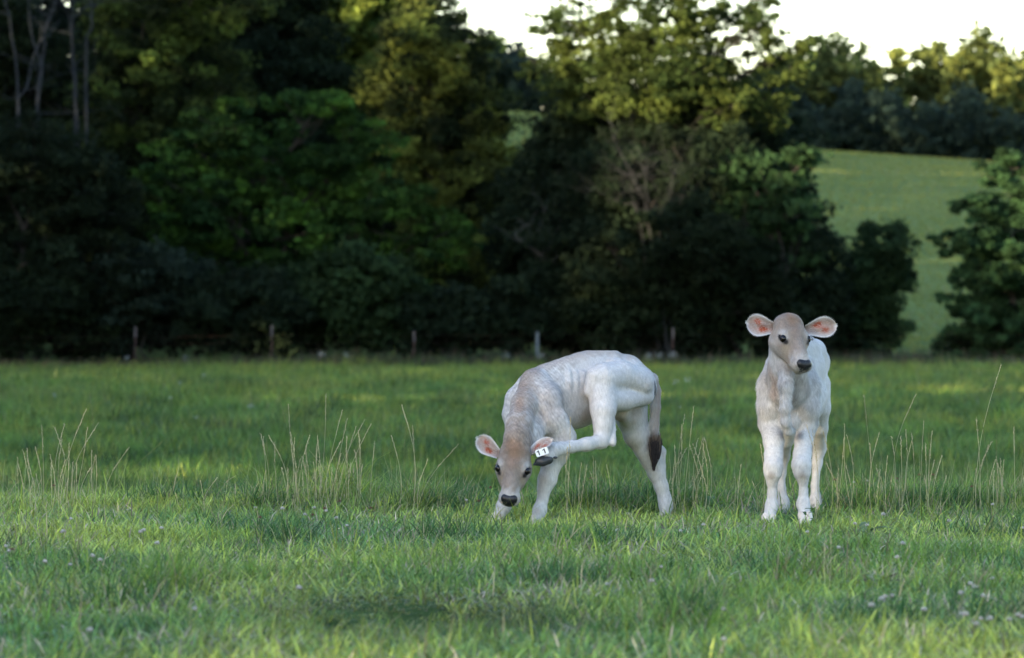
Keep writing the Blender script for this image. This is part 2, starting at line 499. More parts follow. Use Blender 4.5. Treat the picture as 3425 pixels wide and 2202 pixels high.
TREES = []
def lobe_tree(name, label, cat, Y, base_sx, lobes, col, seed, leaf=.095, nper=82, crad=.5, dens=1.0, flat=.6, depth=1.0,
              bark=(.024, .021, .018), gold=None, group=None, jit=.22, fill=.25, trunk_r=.18, up=.6, limbs=True, base_z=None):
    """a tree from lobes given as (sx, sy, rx, ry) in picture units at depth Y"""
    rng = np.random.default_rng(seed)
    u = Y / FPX
    bx = (base_sx - 1712.5) * u
    bz = float(ground_z(np.array([bx]), np.array([Y]))[0]) if base_z is None else base_z
    base = np.array([bx, Y, bz])
    root = empty(name, base)
    tag(root, label, cat, group)
    cen = []; cr = []; cc = []; br = []
    top = min(l[1] for l in lobes)
    tp = px(np.mean([l[0] for l in lobes]), top + 60, Y)
    trunk_top = np.array([tp[0] * .6 + bx * .4, Y, tp[2] * .9 + bz * .1])
    tr = wander(base - [0, 0, .3], trunk_top, 9, .18, rng)
    br.append((tr, np.linspace(trunk_r, trunk_r * .2, 9)))
    for lobe in lobes:
        lx, ly, rx, ry = lobe[:4]; yo = lobe[4] if len(lobe) > 4 else 0.0
        c = px(lx, ly, Y)
        c[1] += rng.uniform(-.5, .5) * depth * 2.0 + yo
        rr = np.array([rx * u, (rx + ry) * .5 * u * depth, ry * u])
        area = rr[0] * rr[2] * 4
        m = int(max(8, area * 4.4 * dens / crad ** 1.6 * .6))
        d = rng.normal(size=(m, 3)); d /= np.linalg.norm(d, axis=1)[:, None]
        rad = np.where(rng.uniform(size=m) < fill, rng.uniform(.2, .8, m), rng.uniform(.72, 1.08, m))
        q = c + d * rad[:, None] * rr
        cen.append(q)
        cr.append(crad * rng.uniform(.35, 1.6, m))
        base_c = np.array(col)[None, :] * np.ones((m, 1))
        if gold is not None:
            g = np.clip(.25 + .6 * noise(q, 2.2, seed), 0, 1)[:, None]  # brighter leaf colour in random patches, mostly standing in for sunlit leaves
            base_c = base_c * (1 - g) + np.array(gold) * g
        cc.append(base_c)
        # a limb from the trunk to the lobe, with twigs to some of its clumps
        if limbs:
            k = int(np.clip((c[2] - bz - rr[2]) / max(.1, trunk_top[2] - bz) * 8 * .9, 1, 7))
            lb = wander(tr[k], c, 6, .12, rng)
            r0 = trunk_r * .42
            br.append((lb, np.linspace(r0, r0 * .3, 6)))
            for j in rng.choice(m, min(m, 10), replace=False):
                br.append((wander(lb[rng.integers(3, 6)], q[j], 4, .06, rng), np.linspace(r0 * .3, .012, 4)))
    cen = np.concatenate(cen); cr = np.concatenate(cr); cc = np.concatenate(cc)
    gz_ = ground_z(cen[:, 0], cen[:, 1])
    ok = cen[:, 2] > gz_ + .15
    V, F, C = leaf_cloud(cen[ok], cr[ok], flat, nper, leaf, cc[ok], rng, jit=jit, up=up)
    mesh_obj("crown", V - base, F, M_leaf, root, np.clip(C, .002, .6), smooth=False)
    v, f = tubes(br, 6)
    mesh_obj("trunk", v - base, f, M_bark, root, np.tile(np.array(bark), (len(v), 1)))
    TREES.append(root)
    return root

def conifer(name, label, cat, Y, sx, base_sy, top_sy, half_w, col, seed, tiers=14, leaf=.13, nper=24, group=None, gold=None, ragged=.25, crad=.38, lean=0, pw=.75):
    rng = np.random.default_rng(seed)
    u = Y / FPX
    bx = (sx - 1712.5) * u
    bz = float(ground_z(np.array([bx]), np.array([Y]))[0])
    tz = CAMH + (1101 - top_sy) * u
    H = tz - bz; W = half_w * u
    base = np.array([bx, Y, bz])
    root = empty(name, base); tag(root, label, cat, group)
    cen = []; cr = []; cc = []; br = []
    tr = wander(base - [0, 0, .2], base + [lean, 0, H], 8, .05, rng)
    br.append((tr, np.linspace(.02 * H, .01, 8)))
    for i in range(tiers):
        t = (i + .5) / tiers
        z = H * (.04 + .95 * t)
        R_ = W * (1 - t) ** pw * (1 + ragged * rng.normal())
        nb = int(5 + 6 * (1 - t))
        for k in range(nb):
            a = rng.uniform(0, 6.28)
            L = max(.15, R_ * rng.uniform(.7, 1.15))
            c0 = base + np.array([lean * t, 0, z])
            tip = c0 + np.array([math.cos(a) * L, math.sin(a) * L, L * rng.uniform(-.12, .25)])
            br.append((np.array([c0, (c0 + tip) / 2 + [0, 0, .04 * L], tip]), [.018 + .01 * (1 - t), .014, .006]))
            ns = max(2, int(L / crad * 1.6))
            for s in np.linspace(.3, 1.0, ns):
                cen.append(c0 * (1 - s) + tip * s + rng.normal(size=3) * .08)
                cr.append(crad * rng.uniform(.6, 1.1) * (1.15 - .5 * s))
                cc.append(col if gold is None or rng.uniform() > .5 else gold)
    V, F, C = leaf_cloud(np.array(cen), np.array(cr), .55, nper, leaf, np.array(cc, float), rng, jit=.28, up=.4)
    mesh_obj("crown", V - base, F, M_leaf, root, np.clip(C, .002, .6), smooth=False)
    v, f = tubes(br, 5)
    mesh_obj("trunk", v - base, f, M_bark, root, np.tile(np.array((.05, .042, .036)), (len(v), 1)))
    return root

DKG = (.011, .020, .010); OLV = (.012, .020, .008); MIDG = (.028, .058, .013); BRT = (.040, .095, .020); BLU = (.016, .027, .018)
lobe_tree("cedar_tree", "dark olive tree at the far left edge with pale bare limbs showing", "tree", 176, 60,
          [(-40, 60, 220, 240), (120, 300, 200, 220), (30, 560, 230, 240), (160, 820, 210, 230), (20, 1000, 220, 160)], OLV, 1, dens=.8)
lobe_tree("cedar_tree", "tall dark tree with golden sprigs left of the bright green tree", "tree", 171, 450,
          [(480, 60, 210, 200), (620, 260, 210, 200), (420, 380, 210, 220), (330, 640, 200, 220), (420, 900, 200, 230), (700, -60, 220, 180)], OLV, 2, gold=(.055, .085, .017), dens=.9)
lobe_tree("hardwood_tree", "tall dark green tree rising behind the bright green tree", "tree", 179, 860,
          [(830, -40, 240, 220), (760, 200, 240, 200), (960, 260, 230, 220), (880, 520, 250, 260), (860, 860, 250, 260)], DKG, 3)
lobe_tree("maple_tree", "bright leafy tree at the top centre left lit yellow green by the sun", "tree", 182, 1160,
          [(1060, 20, 190, 170), (1200, 120, 180, 170), (1290, -60, 200, 180), (1120, 260, 170, 150), (1230, 420, 200, 220), (1200, 760, 240, 280)], MIDG, 4, gold=(.17, .21, .04), leaf=.12)  # gold puts the sunlit yellow-green into the leaf colour
lobe_tree("cedar_tree", "tall dark tree with sunlit golden top just left of the sky gap", "tree", 172, 1500,
          [(1450, 60, 120, 110), (1400, 150, 150, 110), (1520, 200, 150, 130), (1380, 300, 170, 120), (1560, 380, 170, 170), (1440, 520, 190, 190), (1590, 640, 140, 200), (1480, 860, 220, 240), (1620, 960, 130, 180), (1440, 1060, 200, 120)], OLV, 5, gold=(.15, .18, .035), dens=1.1)  # sunlit tone carried by the gold leaf colour too
lobe_tree("boxelder_tree", "broad bright green leafy tree standing in front of the dark wood", "tree", 166, 900,
          [(760, 420, 130, 90), (640, 560, 170, 110), (880, 560, 170, 130), (1050, 380, 150, 90), (1180, 500, 150, 120), (1060, 640, 190, 130),
           (740, 720, 210, 120), (1280, 700, 180, 140), (940, 800, 220, 130), (620, 830, 150, 110), (1450, 800, 130, 120), (1180, 950, 240, 150), (760, 960, 200, 120), (560, 620, 90, 80)],
          (.013, .034, .009), 6, leaf=.12, nper=55, dens=.7, flat=.38, fill=.35, jit=.3, gold=(.045, .10, .014))
lobe_tree("walnut_tree", "large airy tree with sky showing through its golden crown", "tree", 165, 2150,
          [(1900, 60, 160, 120), (2060, -30, 170, 120), (2250, -10, 170, 130), (2430, 50, 150, 120), (1860, 230, 130, 120), (2010, 230, 140, 110), (2190, 190, 130, 100),
           (2100, 120, 120, 90), (2300, 110, 110, 80), (2000, 330, 150, 100), (2280, 310, 170, 110), (2400, 220, 140, 100), (2560, 80, 80, 90), (2600, 190, 110, 90), (2500, 330, 170, 130), (2150, 330, 160, 110, -1.5), (2060, 250, 120, 90, -1.5), (2300, 250, 130, 90, -1.8), (2180, 120, 110, 80, -1.5), (2380, 350, 130, 90, -1.5)],
          (.024, .040, .011), 7, leaf=.095, dens=.66, nper=42, flat=.5, fill=.4, crad=.38, gold=(.075, .100, .022), trunk_r=.17, jit=.3, bark=(.013, .012, .010))
lobe_tree("hardwood_tree", "dark full tree under the airy golden crown right of the sky gap", "tree", 168, 2250,
          [(2020, 420, 220, 150), (2300, 430, 220, 150), (2560, 460, 150, 150), (1900, 560, 160, 170), (2150, 640, 250, 200), (2420, 680, 240, 200), (2600, 640, 120, 110),
           (2130, 470, 190, 130, -2.2), (2330, 440, 150, 120, -2.2), (1980, 500, 150, 130, -1.5), (1790, 620, 90, 130), (1770, 800, 130, 160), (2010, 860, 230, 220), (2300, 900, 260, 220), (2540, 880, 150, 170), (1880, 1020, 160, 120)], DKG, 8, dens=1.1)
lobe_tree("mulberry_tree", "lighter large leaved tree at the right edge of the dark clump", "tree", 162, 2580,
          [(2480, 560, 90, 70), (2580, 600, 110, 80), (2670, 560, 70, 50), (2620, 700, 100, 80), (2500, 720, 100, 80), (2650, 820, 90, 90), (2540, 860, 110, 90), (2700, 520, 50, 25)],
          (.022, .048, .018), 9, leaf=.16, dens=.7, nper=30, jit=.3, flat=.4)
lobe_tree("cedar_tree", "dark low spreading tree at the far left in front of the pale bare trunks", "tree", 161.5, 60,
          [(-20, 560, 180, 160), (150, 520, 150, 130), (280, 640, 170, 170), (60, 760, 230, 190), (300, 880, 200, 200), (80, 1000, 230, 180)], (.010, .017, .008), 41, dens=1.0)
lobe_tree("cedar_tree", "dark low tree in front of the grey dead twigs in the middle clump", "tree", 162, 2140,
          [(2090, 620, 200, 140, .8), (2310, 570, 180, 130, .8), (2190, 490, 170, 90, .8), (2430, 500, 110, 90, .8), (1900, 800, 150, 130), (2080, 880, 200, 170, -1.2), (2300, 840, 190, 170, -1.2), (2420, 960, 180, 150), (1960, 1000, 200, 150), (2200, 1020, 220, 140, -1.3), (2540, 960, 110, 150)], (.011, .019, .009), 42, dens=.9)
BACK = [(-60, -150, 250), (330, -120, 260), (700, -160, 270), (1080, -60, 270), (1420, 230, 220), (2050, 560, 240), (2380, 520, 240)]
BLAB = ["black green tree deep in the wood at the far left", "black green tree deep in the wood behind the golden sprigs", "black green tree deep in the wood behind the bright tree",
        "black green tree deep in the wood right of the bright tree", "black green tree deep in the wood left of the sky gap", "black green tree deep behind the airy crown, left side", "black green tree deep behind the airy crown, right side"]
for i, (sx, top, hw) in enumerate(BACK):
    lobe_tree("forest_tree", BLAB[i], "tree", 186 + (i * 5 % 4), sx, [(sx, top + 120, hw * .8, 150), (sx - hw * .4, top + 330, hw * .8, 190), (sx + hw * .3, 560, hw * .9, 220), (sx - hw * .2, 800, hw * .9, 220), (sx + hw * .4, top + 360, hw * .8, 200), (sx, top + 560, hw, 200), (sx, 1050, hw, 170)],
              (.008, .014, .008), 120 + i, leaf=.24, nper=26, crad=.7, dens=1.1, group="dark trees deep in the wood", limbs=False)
# understory
BUSH = [(150, 1060, 230, 110, OLV, "low dark bush at the far left behind the fence"),
        (470, 1010, 230, 150, BLU, "grey green bush behind the leftmost fence post"),
        (820, 1050, 220, 120, DKG, "dark bush under the bright green tree"),
        (1180, 1020, 240, 140, (.018, .036, .013), "leafy green bush right of the second fence post"),
        (1500, 1080, 200, 100, DKG, "black green bush beside the third fence post"),
        (1850, 1040, 220, 130, DKG, "dark bush behind the grey fence post"),
        (2150, 1060, 240, 120, OLV, "dark bush behind the back of the scratching calf"),
        (2460, 1050, 220, 130, DKG, "dark bush left of the standing calf's head")]
for i, (sx, sy, rx, ry, col, lab) in enumerate(BUSH):
    lobe_tree("bush", lab, "bush", 161.0 + (i % 2), sx, [(sx - rx * .5, sy + 10, rx * .6, ry), (sx + rx * .4, sy, rx * .65, ry * 1.1), (sx, sy - ry * .5, rx * .6, ry * .8)],
              col, 20 + i, leaf=.13, trunk_r=.06, dens=1.2)
lobe_tree("cedar_tree", "dark cedar at the right foot of the tree clump", "tree", 164, 2700,
          [(2700, 1040, 130, 120), (2730, 900, 100, 120), (2690, 790, 75, 110), (2740, 740, 30, 70), (2800, 980, 70, 110)], DKG, 31, trunk_r=.08)
lobe_tree("cedar_tree", "dark rounded cedar with two leafy spires alone on the meadow edge", "tree", 166, 2950,
          [(2935, 1070, 98, 90), (2940, 950, 88, 110), (2915, 870, 60, 80), (2985, 850, 45, 90), (3000, 800, 22, 60), (2912, 810, 24, 60), (3030, 900, 30, 50)], (.017, .034, .013), 32, trunk_r=.08, crad=.4)
conifer("young_cedar", "small pale green sapling between the clump and the lone cedar", "tree", 169, 2850, 1150, 850, 110, (.022, .045, .018), 33, tiers=14, nper=40, leaf=.10, ragged=.5)
conifer("pine_tree", "tiered dark pine at the right edge of the picture", "tree", 161, 3385, 1170, 500, 265, (.024, .054, .021), 34, tiers=17, ragged=.35, crad=.42, nper=52, leaf=.10, pw=.45)
lobe_tree("bush", "dark bush at the foot of the tiered pine", "bush", 162, 3230, [(3230, 1130, 70, 40), (3340, 1080, 120, 80), (3420, 1100, 120, 70)], DKG, 36, trunk_r=.05)

# pale bare limbs at the top left and the dead shrub in the clump: trees of their own
def bare_tree(name, label, Y, sx, seed, tips, col, r0, twigs, start=None):
    rng = np.random.default_rng(seed)
    bx = (sx - 1712.5) * Y / FPX
    base = np.array([bx, Y, float(ground_z(np.array([bx]), np.array([Y]))[0])])
    root = empty(name, base); tag(root, label, "tree")
    st = []; 
    for (mx, my, tx, ty) in tips:
        a = base + [0, 0, -.2]; m_ = px(mx, my, Y); b = px(tx, ty, Y); b[1] += rng.uniform(-1.2, 1.2)
        p1 = wander(a, m_, 8, .07, rng); p2 = wander(m_, b, 7, .06, rng)
        pts = np.concatenate([p1, p2[1:]])
        rad = np.linspace(r0, r0 * .35, len(pts))
        st.append((pts, rad))
        for _ in range(twigs):
            q = pts[rng.integers(6, len(pts))]
            e = q + rng.normal(size=3) * np.array([1, .6, .7]) * .9 + [0, 0, .5]
            mid = wander(q, e, 5, .06, rng)
            st.append((mid, np.linspace(r0 * .25, r0 * .05, 5)))
            for _ in range(3):
                q2 = mid[rng.integers(1, 5)]
                st.append((np.array([q2, q2 + rng.normal(size=3) * .35 + [0, 0, .15]]), [r0 * .1, r0 * .04]))
    v, f = tubes(st, 6)
    mesh_obj("trunk", v - base, f, M_bark, root, np.tile(np.array(col), (len(v), 1)))
bare_tree("bare_tree", "pale bare forked trunks at the upper left corner", 165, 40, 51, [(60, 330, 150, 60), (60, 330, 0, -60), (140, 240, 90, -80), (150, 150, 210, -60)], (.015, .018, .021), .065, 5)
bare_tree("bare_tree", "second pale bare trunk near the top left behind the first", 166, 270, 52, [(260, 420, 240, -40), (290, 120, 310, -90), (235, 60, 330, 20)], (.013, .016, .019), .065, 5)
bare_tree("dead_shrub", "grey dead twiggy tree in the middle of the dark clump", 160.2, 2250, 53, [(2160, 700, 2040, 430), (2160, 700, 2130, 520), (2200, 720, 2260, 560), (2200, 760, 2300, 640), (2120, 680, 2000, 640)], (.030, .031, .032), .018, 20)
bare_tree("dead_shrub", "grey bare branches low in the clump above the calf's back", 162.5, 1900, 54, [(1820, 880, 1720, 780), (1860, 860, 1830, 740), (1900, 860, 1960, 760)], (.07, .07, .07), .04, 8)

# far tree line along the hill crest
far_specs = [(1640, 120, 90), (1700, 150, 90), (1790, 230, 100), (2640, 170, 120), (2760, 105, 120), (2855, 140, 90), (2925, 215, 75), (3000, 160, 75), (3110, 135, 90), (3190, 190, 80), (3275, 85, 110), (3360, 190, 80), (3440, 150, 100)]
far_lab = ["blue dark far tree in the gap left of the airy tree", "second dark far tree in the sky gap", "low dark far tree against the trunk gap",
           "far hill tree half hidden by the clump's right edge", "round far hill tree first right of the clump", "dark narrow far tree beside the round one",
           "far spired tree at the low dip of the skyline", "slim pointed far tree left of the dark flat crown", "dark flat topped far tree on the hill",
           "short far pine left of the tallest hill tree", "tallest round crowned tree on the far hill", "pale short tree right of the tallest hill tree", "far hill tree cut by the right picture edge"]
for i, (sx, top, hw) in enumerate(far_specs):
    Yf = 362 + (i * 37 % 11)
    bsy = 1101 - (float(crest_z((sx - 1712) * Yf / FPX)) - CAMH) * FPX / Yf
    golden = i > 2  # these crest trees get sunlight mixed into their leaf colour
    if i in (6, 7, 9, 11):
        conifer("pine_tree", far_lab[i], "tree", Yf, sx, bsy, top, hw, (.06, .08, .026), 60 + i, tiers=12, leaf=.30, nper=16, crad=.8, ragged=.35, gold=(.14, .165, .04), group="trees along the far hill crest")
    else:
        hh = bsy - top
        lb = [(sx, top + hh * .18, hw * .62, hh * .17), (sx - hw * .45, top + hh * .36, hw * .65, hh * .2), (sx + hw * .45, top + hh * .4, hw * .65, hh * .2), (sx, top + hh * .65, hw * 1.0, hh * .27), (sx + hw * .1, top + hh * .9, hw * 1.0, hh * .15)]
        lobe_tree("hill_tree", far_lab[i], "tree", Yf, sx, lb, (.06, .08, .026) if golden else (.022, .034, .028), 60 + i, leaf=.32, nper=14, crad=.9, dens=1.5,
                  gold=(.14, .165, .04) if golden else None, group="trees along the far hill crest", trunk_r=.25)
# low dark thicket at the foot of that line
cen = []; cr = []; cc = []
rng = np.random.default_rng(88)
for sx in np.arange(1560, 3560, 26):
    for k in range(13):
        Yf = 354 + rng.uniform(0, 10)
        xx = (sx + rng.uniform(-20, 20) - 1712) * Yf / FPX
        zz = float(ground_z(np.array([xx]), np.array([Yf]))[0]) + rng.uniform(0, 1) ** .8 * (4.2 + 1.1 * math.sin(sx * .02) + .8 * math.sin(sx * .047))
        cen.append([xx, Yf, zz]); cr.append(rng.uniform(.7, 1.2)); cc.append([.020, .034, .024])
V, F, C = leaf_cloud(np.array(cen), np.array(cr), .6, 18, .30, np.array(cc), rng)
tk = mesh_obj("thicket", V, F, M_leaf, col=np.clip(C, 0, 1), smooth=False)
tag(tk, "dark thicket massed along the foot of the far hill trees", "thicket", kind="stuff")

# the unseen wood left of the frame, shaped so its shadow lies over the pasture
cen = []; cr = []; rng = np.random.default_rng(99); br = []
for yy in np.arange(-120, 430, 3.2):
    Ht = np.interp(yy, [-120, 60, 113, 123, 158, 213, 250, 285, 430], [19, 19, 20, 22.8, 25.5, 29, 28, 27, 29]) * rng.uniform(.93, 1.08)
    xx = -52 + rng.uniform(-3, 3)
    gz0 = float(ground_z(np.array([xx]), np.array([yy]))[0])
    br.append((wander(np.array([xx, yy, gz0 - .3]), np.array([xx, yy, gz0 + Ht * .9]), 5, .2, rng), np.linspace(.28, .06, 5)))
    for k in range(260 if 140 < yy < 295 else 165):
        t = rng.uniform(0, 1)
        rr = 3.4 * math.sin(math.pi * min(1, .18 + .78 * t)) ** .6
        a = rng.uniform(0, 6.28)
        cen.append([xx + math.cos(a) * rr * rng.uniform(.2, 1), yy + math.sin(a) * rr * rng.uniform(.2, 1), gz0 + .3 + Ht * t])
        cr.append(rng.uniform(.8, 1.5))
cen = np.array(cen)
V, F, C = leaf_cloud(cen, np.array(cr), .7, 20, .42, np.tile(np.array(DKG), (len(cen), 1)), rng)
qc = V.reshape(-1, 4, 3).mean(1); keep = np.ones(len(qc), bool)
S3 = np.array(to_sun)
for gx_, gy_, gz_, gr_ in [(-4.6, 44, -.3, .8), (-3.0, 45, -.3, .45), (-1.5, 25.3, .1, .25), (-1.4, 13.2, 0, .38), (-.3, 13.2, 0, .34), (.9, 13.3, 0, .34), (1.6, 13.6, 0, .28), (.95, 25.3, .1, .2), (2.2, 25.3, .15, .25)]:
    vq = qc - np.array([gx_, gy_, gz_])
    dq = np.linalg.norm(vq - (vq @ S3)[:, None] * S3, axis=1)
    keep &= dq > gr_  # leaves cut out along sun rays, letting set patches of sunlight through
V = V.reshape(-1, 4, 3)[keep].reshape(-1, 3); C = C.reshape(-1, 4, 3)[keep].reshape(-1, 3); F = F[:len(V) // 4]
bv, bf = tubes(br, 5)
wd_ = mesh_obj("woodland", np.concatenate([V, bv]), np.concatenate([F, bf + len(V)]), M_leaf, col=np.concatenate([np.clip(C, 0, 1), np.tile(np.array((.05, .045, .04)), (len(bv), 1))]), smooth=False)
tag(wd_, "unseen dark wood along the left side, shading the pasture", "wood", kind="stuff")

# ---------------------------------------------------------------- fence
FY = 158.0
fence = empty("wire_fence", (0, FY, 0)); tag(fence, "wire fence of rusty steel posts in front of the dark wood", "fence")
def post(sx, top, kind):
    p = px(sx, top, FY)
    z0 = float(ground_z(np.array([p[0]]), np.array([FY]))[0]) - .3
    if kind == "t":
        wv, dv = .018, .014
        prof = [(-wv, -.006), (wv, -.006), (wv, .004), (.005, .004), (.005, dv * 1.6), (-.005, dv * 1.6), (-.005, .004), (-wv, .004)]
    else:
        prof = [(math.cos(a) * .05, math.sin(a) * .05) for a in np.linspace(0, 2 * math.pi, 12, endpoint=False)]
    def col_(z_a, z_b, s, name, mat, par):
        n = len(prof)
        v = [(p[0] + a * s, b * s, z_a) for a, b in prof] + [(p[0] + a * s, b * s, z_b) for a, b in prof]
        f4 = [[i, (i + 1) % n, n + (i + 1) % n, n + i] for i in range(n)]
        o = mesh_obj(name, v, np.array(f4), mat, par, smooth=False)
        v2 = o.data
        import bmesh
        bm = bmesh.new(); bm.from_mesh(v2)
        bm.verts.ensure_lookup_table()
        bm.faces.new([bm.verts[n + i] for i in range(n)])
        bm.to_mesh(v2); bm.free()
        return o
    if kind == "t":
        po = col_(z0, p[2] - .34, 1, "post", M_rust, fence)
        col_(p[2] - .34, p[2], 1.25, "post_tip", M_tip, po)
    else:
        po = col_(z0, p[2], 1, "post", M_galv, fence)
        po["label"] = "thick round grey post"
for sx, tp_, kd in ((-20, 1098, "t"), (453, 1094, "t"), (909, 1088, "t"), (1385, 1108, "t"), (1797, 1111, "w"), (2251, 1097, "t"), (2715, 1100, "t"), (3600, 1100, "t")):
    post(sx, tp_, kd)
for hz in (.25, .5, .75, 1.0):
    xx = np.linspace(-21, 21, 40)
    pts = np.stack([xx, np.full(40, -.03), ground_z(xx, np.full(40, FY)) * .5 + hz * .9 + .02 * np.sin(xx * 1.3)], 1)
    v, f = tube(pts, np.full(40, .0016), 4)
    mesh_obj("wire", v, f, M_rust, fence)

# ---------------------------------------------------------------- body modelling: blended solids -> one skin
def prim_dist(P, a, b, ra, rb, ax=None, s=1.0):
    ab = b - a
    L2 = float(ab @ ab) + 1e-12
    t = np.clip(((P - a) @ ab) / L2, 0, 1)
    d = P - (a + t[..., None] * ab)
    if ax is not None and s != 1.0:
        d = d + ((1 / s - 1) * (d @ ax))[..., None] * ax
    r = ra + (rb - ra) * t
    return (np.linalg.norm(d, axis=-1) - r) * min(1.0, s)

class Solid:
    def __init__(self): self.p = []
    def cone(self, a, b, ra, rb, k=.03, ax=None, s=1.0, sub=False):
        self.p.append((np.array(a, float), np.array(b, float), ra, rb, k, None if ax is None else np.array(ax, float), s, sub))
    def chain(self, pts, k=.03):
        for (a, ra), (b, rb) in zip(pts[:-1], pts[1:]):
            self.cone(a, b, ra, rb, k)
    def mesh(self, h, relax=2):
        lo = np.min([np.minimum(a - ra * max(s, 1), b - rb * max(s, 1)) for a, b, ra, rb, k, ax, s, sub in self.p if not sub], axis=0) - 3 * h
        hi = np.max([np.maximum(a + ra * max(s, 1), b + rb * max(s, 1)) for a, b, ra, rb, k, ax, s, sub in self.p if not sub], axis=0) + 3 * h
        n = np.ceil((hi - lo) / h).astype(int) + 1
        vol = np.full(n, .08, np.float32)
        for a, b, ra, rb, k, ax, s, sub in self.p:
            m = max(ra, rb) * max(s, 1) + k + 2 * h
            i0 = np.clip(np.floor((np.minimum(a, b) - m - lo) / h).astype(int), 0, n - 1)
            i1 = np.clip(np.ceil((np.maximum(a, b) + m - lo) / h).astype(int) + 1, 1, n)
            g = np.meshgrid(*[lo[j] + h * np.arange(i0[j], i1[j]) for j in range(3)], indexing='ij')
            D = prim_dist(np.stack(g, -1), a, b, ra, rb, ax, s).astype(np.float32)
            sl = tuple(slice(i0[j], i1[j]) for j in range(3))
            v = vol[sl]
            if sub:
                D = -D
                e = np.maximum(k - np.abs(v - D), 0) / k
                vol[sl] = np.maximum(v, D) + e * e * k * .25
            else:
                e = np.maximum(k - np.abs(v - D), 0) / k
                vol[sl] = np.minimum(v, D) - e * e * k * .25
        return surface_nets(vol, lo, h, relax)

def surface_nets(vol, lo, h, relax):
    ins = vol < 0
    nx, ny, nz = vol.shape
    acc = np.zeros((nx - 1, ny - 1, nz - 1, 3), np.float32)
    cnt = np.zeros((nx - 1, ny - 1, nz - 1), np.float32)
    cor = [(i, j, k) for i in (0, 1) for j in (0, 1) for k in (0, 1)]
    def S(c): return (slice(c[0], nx - 1 + c[0]), slice(c[1], ny - 1 + c[1]), slice(c[2], nz - 1 + c[2]))
    for c in cor:
        for ax in range(3):
            if c[ax] == 0:
                c2 = list(c); c2[ax] = 1
                A = vol[S(c)]; B = vol[S(tuple(c2))]
                cr_ = (A < 0) != (B < 0)
                t = np.where(cr_, A / (A - B + 1e-20), 0)
                for q in range(3):
                    acc[..., q] += np.where(cr_, c[q] + (t if q == ax else 0), 0)
                cnt += cr_
    act = cnt > 0
    ids = -np.ones(act.shape, np.int64)
    ids[act] = np.arange(act.sum())
    ijk = np.argwhere(act)
    V = lo + h * (ijk + acc[act] / cnt[act][:, None])
    Q = []
    for ax in range(3):
        o1, o2 = [(1, 2), (2, 0), (0, 1)][ax]
        s0 = [slice(1, -1)] * 3; s0[ax] = slice(0, -1)
        s1 = list(s0); s1[ax] = slice(1, None)
        A = ins[tuple(s0)]; B = ins[tuple(s1)]
        for flip, msk in ((False, A & ~B), (True, ~A & B)):
            e = np.argwhere(msk)
            if not len(e): continue
            e[:, o1] += 1; e[:, o2] += 1
            def cell(d1, d2):
                c = e.copy(); c[:, o1] -= d1; c[:, o2] -= d2
                return ids[c[:, 0], c[:, 1], c[:, 2]]
            q = np.stack([cell(1, 1), cell(0, 1), cell(0, 0), cell(1, 0)], 1)
            if flip: q = q[:, ::-1]
            Q.append(q)
    Q = np.concatenate(Q)
    Q = Q[(Q >= 0).all(1)]
    E = np.concatenate([Q[:, [0, 1]], Q[:, [1, 2]], Q[:, [2, 3]], Q[:, [3, 0]]])
    for _ in range(relax):
        s = np.zeros_like(V); c = np.zeros(len(V))
        for j in range(3):
            s[:, j] = np.bincount(E[:, 0], V[E[:, 1], j], len(V)) + np.bincount(E[:, 1], V[E[:, 0], j], len(V))
        c = np.bincount(E[:, 0], minlength=len(V)) + np.bincount(E[:, 1], minlength=len(V))
        V = V * .5 + .5 * s / np.maximum(c, 1)[:, None]
    return V, Q

def vnormals(V, Q):
    n = np.cross(V[Q[:, 2]] - V[Q[:, 0]], V[Q[:, 3]] - V[Q[:, 1]])
    N = np.zeros_like(V)
    for k in range(4):
        for j in range(3):
            N[:, j] += np.bincount(Q[:, k], n[:, j], len(V))
    return N / (np.linalg.norm(N, axis=1)[:, None] + 1e-12)

WHT = np.array([.56, .55, .545]); CRM = np.array([.47, .40, .32]); TAN = np.array([.215, .155, .115]); GRYT = np.array([.27, .225, .20])
BRN = np.array([.20, .115, .07]); BLK = np.array([.018, .016, .018]); PNK = np.array([.55, .33, .27]); ORG = np.array([.30, .050, .014])

def paint(V, base, blobs, seed=5):
    c = np.tile(base, (len(V), 1))
    nz = 1 + .12 * noise(V, .05, seed)
    for cen, rad, col, st in blobs:
        cen = np.atleast_2d(cen)
        d = np.full(len(V), 9.0)
        if len(cen) == 1:
            d = np.linalg.norm(V - cen[0], axis=1)
        else:
            for a, b in zip(cen[:-1], cen[1:]):
                d = np.minimum(d, prim_dist(V, a, b, 0, 0))
        f = np.clip(1 - (d / rad / nz) ** 2, 0, 1) ** 1.2 * st
        c = c * (1 - f[:, None]) + np.asarray(col) * f[:, None]
    return c * (1 + .06 * noise(V * np.array([1, 1, .22]), .011, seed + 70))[:, None]

